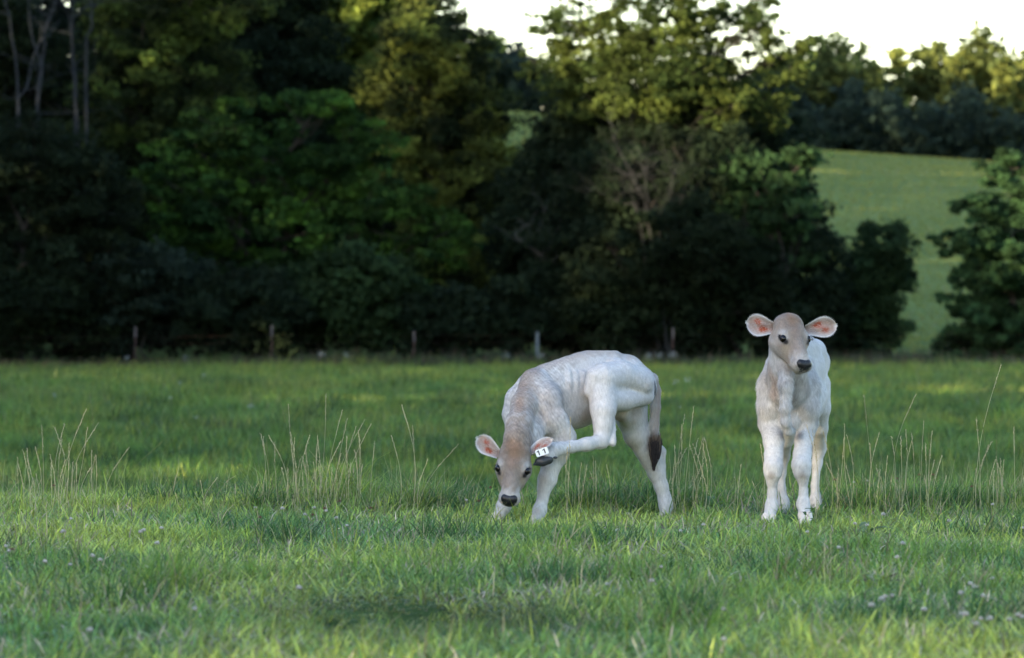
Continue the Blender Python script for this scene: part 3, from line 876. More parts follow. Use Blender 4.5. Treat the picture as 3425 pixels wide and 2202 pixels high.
def fur(V, Q, N, C, n, length, flow, seed, width=.0014, lift=.25, lenmask=None, colj=.09):
    """short hair strands lying along the skin"""
    r = np.random.default_rng(seed)
    T = np.concatenate([Q[:, :3], Q[:, [0, 2, 3]]]) if Q.shape[1] == 4 else Q
    A = np.linalg.norm(np.cross(V[T[:, 1]] - V[T[:, 0]], V[T[:, 2]] - V[T[:, 0]]), axis=1)
    if lenmask is not None:
        A = A * (lenmask[T[:, 0]] > 0)
    t = r.choice(len(T), n, p=A / A.sum())
    b = r.dirichlet((1, 1, 1), n)
    def mix(X): return (X[T[t]] * b[:, :, None]).sum(1)
    P = mix(V); Nn = mix(N); Cc = mix(C)
    Nn /= np.linalg.norm(Nn, axis=1)[:, None] + 1e-9
    fl = flow(P, Nn) + r.normal(size=(n, 3)) * .28 + .45 * np.stack([noise(P, .03, seed + 2), noise(P, .03, seed + 3), 0 * P[:, 0]], 1)
    fl -= (fl * Nn).sum(1)[:, None] * Nn
    fl /= np.linalg.norm(fl, axis=1)[:, None] + 1e-9
    L = length * r.uniform(.5, 1.3, n)
    if lenmask is not None:
        L = L * lenmask[T[t, 0]]
    lf = lift * r.uniform(.4, 1.5, n)
    tip = P + (fl + Nn * lf[:, None]) * L[:, None]
    wv = np.cross(Nn, fl) * (width / 2)
    VV = np.stack([P - wv, P + wv, tip], 1).reshape(-1, 3)
    i = np.arange(n) * 3
    st_ = noise(P * np.array([1, 1, .22]), .012, seed)
    cj = (1 + colj * r.normal(size=n) + .10 * st_)[:, None]
    CC = np.repeat(Cc * cj, 3, axis=0)
    return VV, np.stack([i, i + 1, i + 2], 1), np.clip(CC, 0.004, .9)

def unit(v):
    v = np.asarray(v, float); return v / np.linalg.norm(v)

class Head:
    """skull frame: x across, y from poll to nose, z out of the forehead"""
    def __init__(self, o, h, pitch, roll=0.0):
        h = unit([h[0], h[1], 0])
        self.F = h * math.cos(pitch) + np.array([0, 0, -math.sin(pitch)])
        self.U = h * math.sin(pitch) + np.array([0, 0, math.cos(pitch)])
        self.L = np.cross(self.F, self.U)      # across
        if roll:
            d = unit(h); c, s = math.cos(roll), math.sin(roll)
            rot = lambda v: v * c + np.cross(d, v) * s + d * (d @ v) * (1 - c)
            self.F, self.U, self.L = rot(self.F), rot(self.U), rot(self.L)
        self.o = np.asarray(o, float)
    def __call__(self, x, y, z):
        return self.o + self.L * x + self.F * (y * .94) + self.U * z
    def local(self, V):
        d = V - self.o
        return d @ self.L, (d @ self.F) / .94, d @ self.U

def add_head(S, H):
    k = .022
    S.cone(H(-.022, .055, -.060), H(.022, .055, -.060), .058, .058, k)
    S.cone(H(-.030, .030, -.035), H(.030, .030, -.035), .036, .036, k)
    S.cone(H(0, .012, -.030), H(0, .0, -.05), .036, .045, k)
    S.cone(H(-.032, .004, -.040), H(.032, .004, -.040), .036, .036, k)
    S.cone(H(-.026, .085, -.042), H(.026, .085, -.042), .044, .044, k)
    for s in (-1, 1):
        S.cone(H(s * .052, .108, -.036), H(s * .050, .135, -.045), .026, .024, .018)
        S.cone(H(s * .046, .065, -.110), H(s * .014, .215, -.106), .040, .023, .028)
        S.cone(H(s * .052, .10, -.085), H(s * .040, .15, -.085), .030, .022, .03)
    S.cone(H(0, .11, -.060), H(0, .205, -.066), .056, .039, k)
    S.cone(H(0, .205, -.064), H(0, .270, -.066), .038, .033, k)
    S.cone(H(-.018, .264, -.072), H(.018, .264, -.072), .035, .035, .018)
    S.cone(H(0, .10, -.022), H(0, .235, -.042), .020, .018, .03)
    S.cone(H(0, .220, -.106), H(0, .262, -.108), .026, .023, .014)
    for s in (-1, 1):                     # sockets, nostrils, mouth line
        S.cone(H(s * .080, .118, -.028), H(s * .078, .132, -.036), .0125, .010, .008, sub=True)
        S.cone(H(s * .024, .296, -.056), H(s * .027, .288, -.064), .0075, .006, .006, sub=True)
        S.cone(H(s * .052, .235, -.099), H(s * .006, .296, -.091), .0035, .0035, .006, sub=True)

def head_blobs(H, dark=1.0):
    B = [(np.stack([H(0, .0, -.03), H(0, .12, -.03), H(0, .22, -.05)]), .17, np.array([.255, .20, .16]) * (1 + .5 * (1 - dark)), 1.0), (H(0, .04, 0), .085, TAN, .85 * dark), (H(0, .005, -.01), .055, BRN * 1.4, .8 * dark),
         (np.stack([H(0, .03, 0), H(0, .12, -.005)]), .035, BRN * 1.5, .55 * dark), (H(0, .13, -.01), .055, GRYT, .5), (H(0, .19, -.03), .06, GRYT * 1.25, .5)]
    for s in (-1, 1):
        B += [(H(s * .068, .105, -.03), .042, WHT * 1.05, .6), (H(s * .058, .175, -.06), .035, CRM, .6),
              (np.stack([H(s * .077, .108, -.036), H(s * .064, .145, -.030)]), .021, BLK, 1.0), (np.stack([H(s * .078, .100, -.038), H(s * .060, .152, -.030)]), .012, BLK, 1.0)]
    B += [(H(0, .258, -.075), .072, WHT * 1.15, 1.0), (H(0, .24, -.11), .05, WHT * .95, .8), (np.stack([H(-.012, .288, -.058), H(.012, .288, -.058)]), .030, BLK, 1.0),
          (np.stack([H(-.02, .290, -.088), H(.02, .290, -.088)]), .012, BLK * 3, .9), (H(0, .283, -.105), .014, BLK * 5, .8)]
    return B

def ear_mesh(base, T, Nn, L, W, inner=True, seed=1, curl=.30):
    """a cupped leaf shaped ear with thickness; Nn = side the opening faces"""
    T = unit(T); Nn = np.asarray(Nn, float); Nn = unit(Nn - (Nn @ T) * T); B = np.cross(T, Nn)
    nt_, ns = 22, 15
    V = []; C = []; rr = np.random.default_rng(seed)
    for side in (0, 1):
        for i in range(nt_):
            t = i / (nt_ - 1)
            wdt = W / 2 * (max(.0004, 1 - ((t - .60) / .402) ** 2) ** .62 if t > .60 else .50 + .50 * float(sstep(-.05, .60, t)))
            for j in range(ns):
                s = -1 + 2 * j / (ns - 1)
                cup = -curl * W * (1 - s * s) * (1 - .55 * t) - (.05 * W * t * t)
                fold = .10 * W * math.exp(-((s - .15) / .22) ** 2) * math.exp(-((t - .45) / .25) ** 2)
                thick = .0045 * (1 - abs(s) ** 4) * (1 - t ** 6)
                p = base + T * (L * t) + B * (wdt * s + .06 * L * t * t) + Nn * (cup + (fold if side == 0 else 0) + (thick if side == 0 else -thick))
                V.append(p)
                edge = max(abs(s) ** 5, sstep(.86, 1, t))
                if side == 0:
                    pk = math.exp(-((s + .35) / .42) ** 2) * math.exp(-((t - .38) / .2) ** 2) + .85 * math.exp(-((s - .35) / .35) ** 2) * math.exp(-((t - .62) / .16) ** 2)
                    c = np.array([.31, .235, .21]) * (1 - .5 * pk) + PNK * .5 * pk
                    pk = float(sstep(.28, .80, pk)); c = c * (1 - pk * .9) + ORG * pk * .9
                    c = c * (1 - edge) + WHT * 1.1 * edge
                else:
                    c = TAN * 1.2 * (1 - edge) + WHT * edge
                C.append(c * rr.uniform(.9, 1.08))
    V = np.array(V); C = np.array(C)
    F = []
    def id_(sd, i, j): return sd * nt_ * ns + i * ns + j
    for i in range(nt_ - 1):
        for j in range(ns - 1):
            F.append([id_(0, i, j), id_(0, i, j + 1), id_(0, i + 1, j + 1), id_(0, i + 1, j)])
            F.append([id_(1, i, j), id_(1, i + 1, j), id_(1, i + 1, j + 1), id_(1, i, j + 1)])
    for i in range(nt_ - 1):
        F.append([id_(0, i, 0), id_(0, i + 1, 0), id_(1, i + 1, 0), id_(1, i, 0)])
        F.append([id_(0, i, ns - 1), id_(1, i, ns - 1), id_(1, i + 1, ns - 1), id_(0, i + 1, ns - 1)])
    for j in range(ns - 1):
        F.append([id_(0, nt_ - 1, j), id_(0, nt_ - 1, j + 1), id_(1, nt_ - 1, j + 1), id_(1, nt_ - 1, j)])
    # fringe and inner hairs
    hv = []; hc = []
    r = rr
    for _ in range(900):
        if r.uniform() < .82:
            j = 0 if r.uniform() < .5 else ns - 1
            i = r.integers(2, nt_)
            if r.uniform() < .3: i = nt_ - 1; j = r.integers(0, ns)
            d = (B * (-1 if j < ns / 2 else 1) + T * .8 + Nn * r.normal() * .3 + r.normal(size=3) * .25); ln = r.uniform(.003, .008); cl = WHT * 1.1
        else:
            i = r.integers(2, nt_ - 5); j = r.integers(1, ns - 1)
            d = Nn * .5 + T * .8 + B * (r.normal() * .5) + r.normal(size=3) * .2; ln = r.uniform(.008, .02); cl = WHT * .95
        p = V[id_(0, i, j)]
        d = unit(d); wv = unit(np.cross(d, Nn + .01)) * .0005
        hv += [p - wv, p + wv, p + d * ln]; hc += [cl] * 3
    return V, np.array(F), C, np.array(hv), np.array(hc)

def sphere(c, r, nu=16, nv=10, sc_=(1, 1, 1), axes=None):
    V = []; F = []
    ax = np.eye(3) if axes is None else np.array(axes)
    for i in range(nv + 1):
        th = math.pi * i / nv
        for j in range(nu):
            ph = 2 * math.pi * j / nu
            q = np.array([math.sin(th) * math.cos(ph) * sc_[0], math.sin(th) * math.sin(ph) * sc_[1], math.cos(th) * sc_[2]]) * r
            V.append(c + q @ ax)
    for i in range(nv):
        for j in range(nu):
            F.append([i * nu + j, (i + 1) * nu + j, (i + 1) * nu + (j + 1) % nu, i * nu + (j + 1) % nu])
    return np.array(V), np.array(F)

def add_face_parts(root, base, H):
    for s in (-1, 1):
        v, f = sphere(H(s * .0655, .121, -.0325), .0185, sc_=(1, 1.1, 1), axes=(H.L, H.F, H.U))
        e = mesh_obj("eye", v - base, f, M_eye, root)
        # lashes
        hv = []
        r = np.random.default_rng(3)
        for q in range(40):
            a = r.uniform(-1, 1)
            p = H(s * (.079 + .004 * (1 - a * a)), .121 + a * .016, -.0275 + .006 * (1 - a * a))
            d = unit(H.L * s * 1.0 + H.U * .35 + H.F * (.5 * a + .3)); wv = H.F * .0007
            hv += [p - wv, p + wv, p + d * r.uniform(.010, .017)]
        i = np.arange(len(hv) // 3) * 3
        mesh_obj("eyelashes", np.array(hv) - base, np.stack([i, i + 1, i + 2], 1), M_hair, root, np.tile(BLK, (len(hv), 1)))
    S = Solid()
    S.cone(H(-.017, .276, -.054), H(.017, .276, -.054), .0245, .0245, .01)
    S.cone(H(-.013, .282, -.074), H(.013, .282, -.074), .0225, .0225, .012)
    S.cone(H(0, .285, -.060), H(0, .284, -.086), .0215, .017, .012)
    for s in (-1, 1):
        S.cone(H(s * .024, .306, -.054), H(s * .032, .297, -.062), .0055, .004, .004, sub=True)
    v, f = S.mesh(.0025, 2)
    mesh_obj("nose", v - base, f, M_skin, root, np.tile(np.array([.012, .012, .015]), (len(v), 1)))

def hoof(root, base, P, D, Lt, Fw, col, size=1.0):
    """cloven hoof: P ankle end, D down the leg, Lt across, Fw toe direction"""
    D, Lt, Fw = unit(D), unit(Lt), unit(Fw)
    S = Solid()
    for s in (-1, 1):
        a = P + Lt * s * .0135 * size
        S.cone(a, a + D * .032 * size + Fw * .012 * size, .0195 * size, .0175 * size, .006)
        S.cone(a + D * .034 * size - Fw * .004 * size, a + D * .036 * size + Fw * .030 * size, .0165 * size, .010 * size, .008)
    v, f = S.mesh(.0028, 2)
    mesh_obj("hoof", v - base, f, M_hoof, root, np.tile(np.asarray(col), (len(v), 1)))

def finish_body(root, base, V, Q, C, extra, flow, nfur, flen, seed, longmask=None):
    N = vnormals(V, Q)
    hv, hf, hc = fur(V, Q, N, C, nfur, flen, flow, seed)
    HV = [hv]; HC = [hc]
    if longmask is not None:
        a, b_, c_ = fur(V, Q, N, C, int(nfur * .40), .032, flow, seed + 1, width=.0017, lift=.22, lenmask=longmask, colj=.16)
        HV.append(a); HC.append(c_)
    VV = [V]; QQ = [Q]; CC = [C]; o = len(V)
    for v, f, c, h_, c2 in extra:
        VV.append(v); QQ.append(f + o); CC.append(c); o += len(v)
        HV.append(h_); HC.append(c2)
    mesh_obj("body", np.concatenate(VV) - base, np.concatenate(QQ), M_coat, root, np.clip(np.concatenate(CC), .004, .9))
    HV = np.concatenate(HV); HC = np.concatenate(HC)
    i = np.arange(len(HV) // 3) * 3
    mesh_obj("coat", HV - base, np.stack([i, i + 1, i + 2], 1), M_hair, root, HC)

# ---------------------------------------------------------------- calf scratching its ear
Z = np.array([0, 0, 1.0])
D1 = 24.25
def A(u, v, Y): return px(1500 + u / 2.2, 1100 + v / 2.2, D1 + Y)
KU = 1 / (2.2 * FPX) * D1
def ch(S, pts, k=.03): S.chain([(A(*q[:3]), q[3] * KU) for q in pts], k)
S = Solid()
S.cone(A(700, 520, -.10), A(1050, 440, .05), 170 * KU, 186 * KU, .05, Z, 1.28)
S.cone(A(1050, 440, .05), A(1300, 400, .15), 180 * KU, 150 * KU, .05, Z, 1.2)
S.cone(A(1300, 400, .15), A(1420, 440, .20), 145 * KU, 115 * KU, .05)
S.cone(A(930, 585, .0), A(820, 620, -.06), 140 * KU, 135 * KU, .05)
ch(S, [(600, 378, -.13, 42), (720, 334, -.09, 40), (820, 300, -.06, 40), (900, 272, -.03, 40), (980, 248, .0, 40), (1060, 234, .04, 40), (1130, 226, .07, 40), (1200, 226, .10, 42), (1330, 274, .16, 40), (1450, 338, .22, 36)], .06)
# near shoulder and arm
ch(S, [(640, 380, -.17, 62), (720, 520, -.22, 92), (770, 680, -.26, 92)], .05)
ch(S, [(770, 690, -.25, 88), (850, 800, -.22, 84), (795, 930, -.24, 78), (750, 1030, -.26, 62), (726, 1110, -.27, 64), (705, 1175, -.275, 46), (693, 1250, -.28, 35), (672, 1335, -.29, 46), (652, 1385, -.31, 38)], .022)
ch(S, [(655, 370, -.195, 20), (672, 460, -.248, 22), (700, 570, -.285, 24), (738, 670, -.308, 26)], .02)
ch(S, [(830, 640, -.275, 34), (872, 740, -.262, 36)], .03)
# far shoulder and arm
ch(S, [(570, 400, -.04, 62), (505, 520, -.02, 80), (478, 630, -.02, 74), (505, 730, -.02, 70), (500, 900, 0, 62), (470, 1050, .0, 54), (450, 1110, .0, 56), (432, 1220, -.01, 38), (405, 1310, -.02, 46), (375, 1365, -.04, 40)], .03)
# faint ribs and the hollow behind the shoulder
for q, uu in enumerate((880, 930, 980, 1030)):
    yc = -.10 + .15 * (uu - 700) / 350
    vc = 520 - 80 * (uu - 700) / 350
    pts = []
    for vv_ in (330, 400, 470, 540, 600):
        tt = (vv_ - vc) / 238.0
        pts.append((A(uu - 30 * ((vv_ - 460) / 140) ** 2 * .5 - (vv_ - 460) * .12, vv_, yc - .1215 * math.sqrt(max(0, 1 - tt * tt)) + .002), .0125))
    S.chain(pts, .017)
ch(S, [(1218, 262, .0, 40), (1250, 250, .02, 34)], .03)      # hip bone
ch(S, [(1455, 350, .13, 34), (1478, 372, .14, 26)], .03)     # pin bone
# chest front
ch(S, [(640, 520, -.14, 118), (590, 660, -.16, 112), (660, 760, -.15, 90)], .05)
# neck
ch(S, [(625, 400, -.16, 84), (555, 560, -.28, 84), (520, 700, -.38, 88), (503, 830, -.44, 88)], .04)
ch(S, [(650, 640, -.20, 95), (600, 780, -.32, 86), (540, 890, -.41, 76)], .04)
ch(S, [(556, 420, -.20, 22), (512, 600, -.34, 22), (490, 800, -.47, 26)], .03)
# near hind leg, lifted forward
ch(S, [(1410, 388, .05, 104), (1270, 338, -.04, 102), (1138, 360, -.125, 108)], .014)
ch(S, [(1440, 492, .09, 74), (1290, 522, -.03, 80), (1150, 520, -.13, 94)], .014)
ch(S, [(1420, 430, .09, 95), (1300, 425, .03, 98), (1160, 440, -.09, 98)], .012)
ch(S, [(1085, 360, -.145, 76), (1035, 462, -.155, 42)], .014)
ch(S, [(1125, 470, -.14, 102), (1138, 600, -.17, 90), (1137, 700, -.185, 68), (1138, 770, -.19, 62)], .02)
ch(S, [(1185, 640, -.13, 40), (1212, 740, -.175, 19), (1206, 836, -.20, 29)], .009)
ch(S, [(1128, 770, -.19, 52), (1122, 828, -.21, 50), (1010, 852, -.27, 46), (900, 868, -.33, 40), (830, 880, -.37, 42), (775, 893, -.40, 50), (735, 930, -.42, 44), (715, 955, -.425, 40)], .02)
# far hind leg, standing
ch(S, [(1360, 480, .28, 112), (1345, 640, .28, 112), (1385, 780, .29, 92), (1450, 890, .32, 76), (1490, 960, .34, 72), (1530, 1060, .35, 60), (1566, 1160, .35, 46), (1588, 1240, .35, 42), (1600, 1300, .34, 47), (1595, 1350, .33, 37)], .025)
ch(S, [(1420, 800, .31, 40), (1535, 860, .35, 24), (1562, 905, .36, 34), (1572, 1010, .36, 26)], .02)
# inner thigh skin
ch(S, [(1270, 620, .12, 60), (1330, 680, .25, 50)], .05)
# tail
ch(S, [(1440, 330, .24, 42), (1500, 370, .28, 40), (1526, 460, .30, 37), (1522, 580, .29, 38), (1514, 700, .28, 36), (1518, 800, .26, 34)], .012)
H1 = Head(A(492, 862, -.50), (-.06, -1, 0), math.radians(60), roll=math.radians(-5.5))
add_head(S, H1)
ch(S, [(503, 800, -.44, 86), (495, 900, -.48, 72)], .03)
V, Q = S.mesh(.0048, 2)
B = [(np.stack([A(590, 360, -.16), A(545, 520, -.30), A(515, 700, -.42), A(495, 860, -.52)]), .085, TAN, .80),
     (np.stack([A(560, 420, -.22), A(515, 600, -.40)]), .03, BRN * 1.6, .45),
     (np.stack([A(600, 330, -.13), A(800, 270, -.06), A(1060, 170, .04), A(1300, 215, .16), A(1490, 310, .26)]), .075, TAN * 1.25, .62),
     (A(640, 330, -.18), .05, np.array([.2, .17, .17]), .6), (A(720, 620, -.33), .13, GRYT * 1.2, .6), (A(780, 440, -.25), .15, GRYT * 1.3, .5), (A(900, 560, -.18), .10, GRYT * 1.45, .35),
     (A(1020, 660, -.08), .06, BRN * 1.3, .55), (A(1250, 670, .10), .06, BRN * 1.3, .55), (A(1330, 620, .2), .08, CRM * .9, .6),
     (A(690, 1100, -.33), .055, TAN * 1.2, .6), (A(690, 1010, -.32), .04, GRYT, .4), (A(680, 1200, -.31), .05, TAN * 1.3, .4), (A(850, 830, -.30), .05, TAN * 1.4, .4),
     (A(1300, 860, .26), .08, CRM, .6), (A(660, 1340, -.34), .03, TAN * 1.4, .4),
     (np.stack([A(1545, 420, .28), A(1560, 560, .27), A(1540, 720, .26)]), .045, TAN * 1.35, .7),
     (np.stack([A(1380, 380, -.02), A(1130, 380, -.18), A(1130, 600, -.22), A(1150, 800, -.24), A(900, 868, -.36)]), .10, WHT * 1.13, .85),  # lifted leg painted brighter, flank greyer, to set the thigh apart
     (np.stack([A(1380, 480, -.0), A(1180, 520, -.18)]), .07, WHT * 1.2, .6),
     (np.stack([A(800, 900, -.30), A(720, 1350, -.30)]), .055, WHT * 1.2, .6), (np.stack([A(1560, 1000, .28), A(1600, 1330, .28)]), .06, WHT * 1.15, .6),
     (A(960, 520, -.14), .12, GRYT * 1.6, .35), (A(940, 680, -.12), .08, GRYT * 1.3, .4),
     (np.stack([A(1500, 405, .17), A(1508, 470, .17)]), .030, BLK * 1.5, 1), (np.stack([A(1515, 490, .20), A(1520, 530, .22)]), .022, BLK * 2, 1),
     (A(1470, 552, .19), .016, BLK, 1), (A(1541, 480, .26), .008, BLK, 1), (A(1538, 505, .26), .007, BLK, 1), (A(1548, 458, .27), .006, BLK, 1), (A(1490, 770, .23), .010, BLK * 2, .9), (A(1500, 700, .23), .012, BLK * 2, 1), (A(1492, 735, .23), .012, BLK * 2, .9),
     (np.stack([A(1520, 820, .25), A(1520, 870, .25)]), .055, BRN * .5, 1)] + head_blobs(H1)
C = paint(V, WHT, B)
xa, xb = A(1010, 0, 0)[0], A(760, 0, 0)[0]
mk = sstep(xa, xb, V[:, 0]) if xa < xb else 1 - sstep(xb, xa, V[:, 0])
mk = mk * sstep(A(0, 980, 0)[2], A(0, 820, 0)[2], V[:, 2])
hx, hy, hz = H1.local(V)
mk = mk * (1 - sstep(-.03, .02, hy) * (np.abs(hx) < .12))
C = C * (1 + .17 * mk * noise(V * np.array([1.0, .8, .28]) + .25 * V[:, [2, 2, 0]] * np.array([1, 0, 0]), .012, 91) + .05 * mk * noise(V, .035, 92))[:, None]
base1 = np.array([A(1050, 1400, 0)[0], D1, 0.0])
base1[2] = float(ground_z(base1[:1], base1[1:2])[0])
calf1 = empty("calf", base1)
tag(calf1, "pale calf bending its head down and scratching its tagged ear with a lifted hind hoof", "calf", "calves in the pasture")
e1 = ear_mesh(A(372, 928, -.47), (-.80, .05, .55), (.12, -1, -.05), .136, .086, seed=1)
e2 = ear_mesh(A(598, 905, -.47), (.74, .10, .50), (.30, -.55, .95), .125, .072, seed=2, curl=.34)
def flow1(P, N):
    f = np.tile(np.array([.35, .0, -1.0]), (len(P), 1))
    x, y, z = H1.local(P)
    hd = sstep(.0, .05, y) * (np.abs(x) < .11)
    return f * (1 - hd)[:, None] + (-H1.F * .7)[None, :] * hd[:, None]
finish_body(calf1, base1, V, Q, C, [e1, e2], flow1, 170000, .010, 11)
add_face_parts(calf1, base1, H1)
PALE = np.array([.50, .44, .38]); SLATE = np.array([.045, .05, .06])
hoof(calf1, base1, A(650, 1395, -.31), (-.15, -.1, -1), (1, .25, 0), (-.35, -1, -.3), PALE)
hoof(calf1, base1, A(366, 1375, -.05), (-.3, -.1, -1), (1, .2, 0), (-.5, -.9, -.3), PALE)
hoof(calf1, base1, A(1596, 1365, .33), (0, 0, -1), (1, .5, 0), (-.5, -.9, -.2), PALE * .9)
S_ = Solid()
S_.cone(A(735, 962, -.435), A(690, 978, -.44), .024, .0225, .008)
S_.cone(A(690, 978, -.44), A(625, 1001, -.45), .0225, .004, .010)
S_.cone(A(728, 950, -.43), A(655, 972, -.445), .020, .012, .010)
v, f = S_.mesh(.0028, 2)
mesh_obj("hoof", v - base1, f, M_hoof, calf1, np.tile(SLATE * .7, (len(v), 1)))["label"] = "dark slate hoof of the lifted foot"
# dewclaws of the lifted foot
v, f = sphere(A(786, 948, -.44), .008, 10, 8, (1.4, 1, .8))
mesh_obj("dewclaw", v - base1, f, M_hoof, calf1, np.tile(SLATE, (len(v), 1)))
# black switch of the tail
rt = np.random.default_rng(77); hv = []; hc = []
for _ in range(2600):
    t0 = rt.uniform(0, 1) ** 1.1
    p0 = A(1518 + 8 * math.sin(t0 * 3), 790 + 150 * t0, .26 - .02 * t0) + rt.normal(size=3) * np.array([.0065, .0065, .006]) * (1 + .9 * math.sin(math.pi * min(1, t0 + .25)))
    q_ = rt.uniform(.15, 1.0) ** .8
    p2 = A(1524 - 16 * q_ * q_ + rt.normal() * 14 * (1.15 - q_), 860 + 185 * q_, .25) + rt.normal(size=3) * .003
    if p2[2] > p0[2] - .02: continue
    wv = np.array([.0011, .0003, 0])
    mid = (p0 + p2) / 2 + (p0 - A(1520, 850, .26)) * np.array([.3, .3, 0])
    o_ = len(hv)
    hv += [p0 - wv, p0 + wv, mid + wv, mid - wv, p2, p2 + wv * .3]
    cl = (BLK * rt.uniform(.6, 2.4) + np.array([.012, .006, .003]) * rt.uniform()) if t0 > .15 else TAN * rt.uniform(.3, .9)
    hc += [cl] * 6
n_ = np.arange(len(hv) // 6) * 6
mesh_obj("tail_switch", np.array(hv) - base1, [np.stack([n_, n_ + 1, n_ + 2, n_ + 3], 1), np.stack([n_ + 3, n_ + 2, n_ + 5, n_ + 4], 1)], M_hair, calf1, np.array(hc), smooth=False)
# dried dung on the rump
Sd = Solid()
for (u_, v_, s_) in [(1486, 396, 8), (1490, 412, 10), (1493, 428, 11), (1494, 446, 12), (1493, 464, 11), (1489, 482, 10), (1483, 500, 9), (1480, 515, 8)]:
    q_ = .075 ** 2 - ((u_ - 1420) ** 2 + (v_ - 440) ** 2) * KU * KU
    p_ = A(u_, v_, (.20 - math.sqrt(q_) - .002) if q_ > 0 else .235)
    Sd.cone(p_, p_ + np.array([.001, 0, -.008]), s_ * KU * 1.5, s_ * KU * 1.3, .012)
v, f = Sd.mesh(.003, 1)
v = v + rt.normal(size=v.shape) * .0012
mesh_obj("dirt", v - base1, f, M_hoof, calf1, np.tile(BLK * 1.2, (len(v), 1)))
# ear tag with its number
def tag_plate(c, wdir, hdir, ww, hh):
    wdir, hdir = unit(wdir), unit(hdir); nn = unit(np.cross(hdir, wdir))
    if nn[1] > 0: nn = -nn
    V = []; F = []
    rc = .12 * ww; out = []
    for cx, cy, a0 in ((ww / 2 - rc, hh / 2 - rc, 0), (-ww / 2 + rc, hh / 2 - rc, 90), (-ww / 2 + rc, -hh / 2 + rc, 180), (ww / 2 - rc, -hh / 2 + rc, 270)):
        for a in range(0, 91, 15):
            th = math.radians(a0 + a); out.append((cx + rc * math.cos(th), cy + rc * math.sin(th)))
    n = len(out)
    for dz in (.0012, -.0012):
        for (a, b) in out: V.append(c + wdir * a + hdir * b + nn * dz)
    me = bpy.data.meshes.new("ear_tag")
    fs = [list(range(n)), list(range(2 * n - 1, n - 1, -1))] + [[i, n + i, n + (i + 1) % n, (i + 1) % n] for i in range(n)]
    me.from_pydata([tuple(q - base1) for q in V], [], fs)
    me.materials.append(M_white)
    o = bpy.data.objects.new("ear_tag", me); sc.collection.objects.link(o); o.parent = calf1
    o["label"] = "white ear tag numbered 11"
    # digits: a stroke with a flag and no foot, twice
    V = []; F = []
    for ox in (-.27, .20):
        poly = [(ox - .02, -.33), (ox + .07, -.33), (ox + .07, .36), (ox - .005, .36), (ox - .13, .24), (ox - .13, .12), (ox - .02, .19)]
        b0 = len(V)
        for (a, b) in poly: V.append(tuple(c + wdir * a * ww + hdir * b * hh + nn * .0019 - base1))
        m_ = len(poly); F.append(list(range(b0, b0 + m_)))
    me = bpy.data.meshes.new("digits"); me.from_pydata(V, [], F); me.materials.append(M_ink)
    d = bpy.data.objects.new("digits", me); sc.collection.objects.link(d); d.parent = o
tag_plate(A(688, 907, -.515), (.94, .0, .32), (-.30, .05, .93), .062, .034)

# ---------------------------------------------------------------- calf standing
D2 = 23.9
def Bp(u, v, Y): return px(2400 + u / 1.925, 1000 + v / 1.925, D2 + Y)
KV = 1 / (1.925 * FPX) * D2
def ch2(S, pts, k=.03): S.chain([(Bp(*q[:3]), q[3] * KV) for q in pts], k)
S = Solid()
ch2(S, [(455, 650, .16, 158), (520, 640, .45, 165), (565, 620, .72, 150)], .06)
ch2(S, [(470, 470, .20, 118), (545, 440, .5, 130), (590, 440, .78, 125)], .06)
ch2(S, [(500, 330, .25, 62), (560, 310, .45, 66), (620, 335, .65, 62), (655, 400, .82, 62)], .05)
ch2(S, [(455, 560, .06, 140), (448, 430, -.0, 112), (442, 300, -.04, 92), (450, 220, -.06, 88)], .05)
ch2(S, [(375, 420, .16, 66), (345, 560, .12, 78), (338, 690, .10, 70), (338, 800, .12, 72)], .04)
ch2(S, [(560, 430, .16, 70), (585, 560, .12, 66), (590, 700, .08, 56), (590, 800, .10, 55)], .04)
ch2(S, [(440, 440, -.08, 52), (440, 560, -.125, 40), (438, 690, -.13, 27), (440, 790, -.115, 25), (455, 850, -.08, 26), (475, 856, -.02, 30)], .022)
ch2(S, [(470, 800, .08, 62), (490, 820, .2, 60)], .05)
# front legs
ch2(S, [(338, 800, .12, 72), (362, 920, .06, 64), (362, 1010, .02, 56), (360, 1080, -.01, 59), (356, 1125, -.01, 52), (350, 1175, .0, 31), (352, 1250, .01, 26), (348, 1330, .01, 38), (335, 1395, -.01, 38)], .018)
ch2(S, [(580, 800, .12, 66), (555, 920, .06, 55), (545, 1000, .02, 54), (540, 1070, -.01, 60), (545, 1120, -.01, 50), (550, 1170, .0, 30), (553, 1240, .01, 25), (552, 1320, .01, 40), (560, 1385, -.01, 38)], .018)
# hind legs
ch2(S, [(455, 740, .7, 95), (430, 900, .8, 60), (418, 1010, .92, 46), (412, 1120, .92, 27), (412, 1220, .91, 23), (424, 1310, .90, 36), (432, 1365, .88, 33)], .02)
ch2(S, [(635, 560, .74, 96), (652, 700, .74, 74), (655, 830, .80, 54), (652, 960, .92, 47), (640, 1060, .92, 31), (627, 1200, .91, 23), (633, 1300, .90, 38), (643, 1345, .88, 35)], .02)
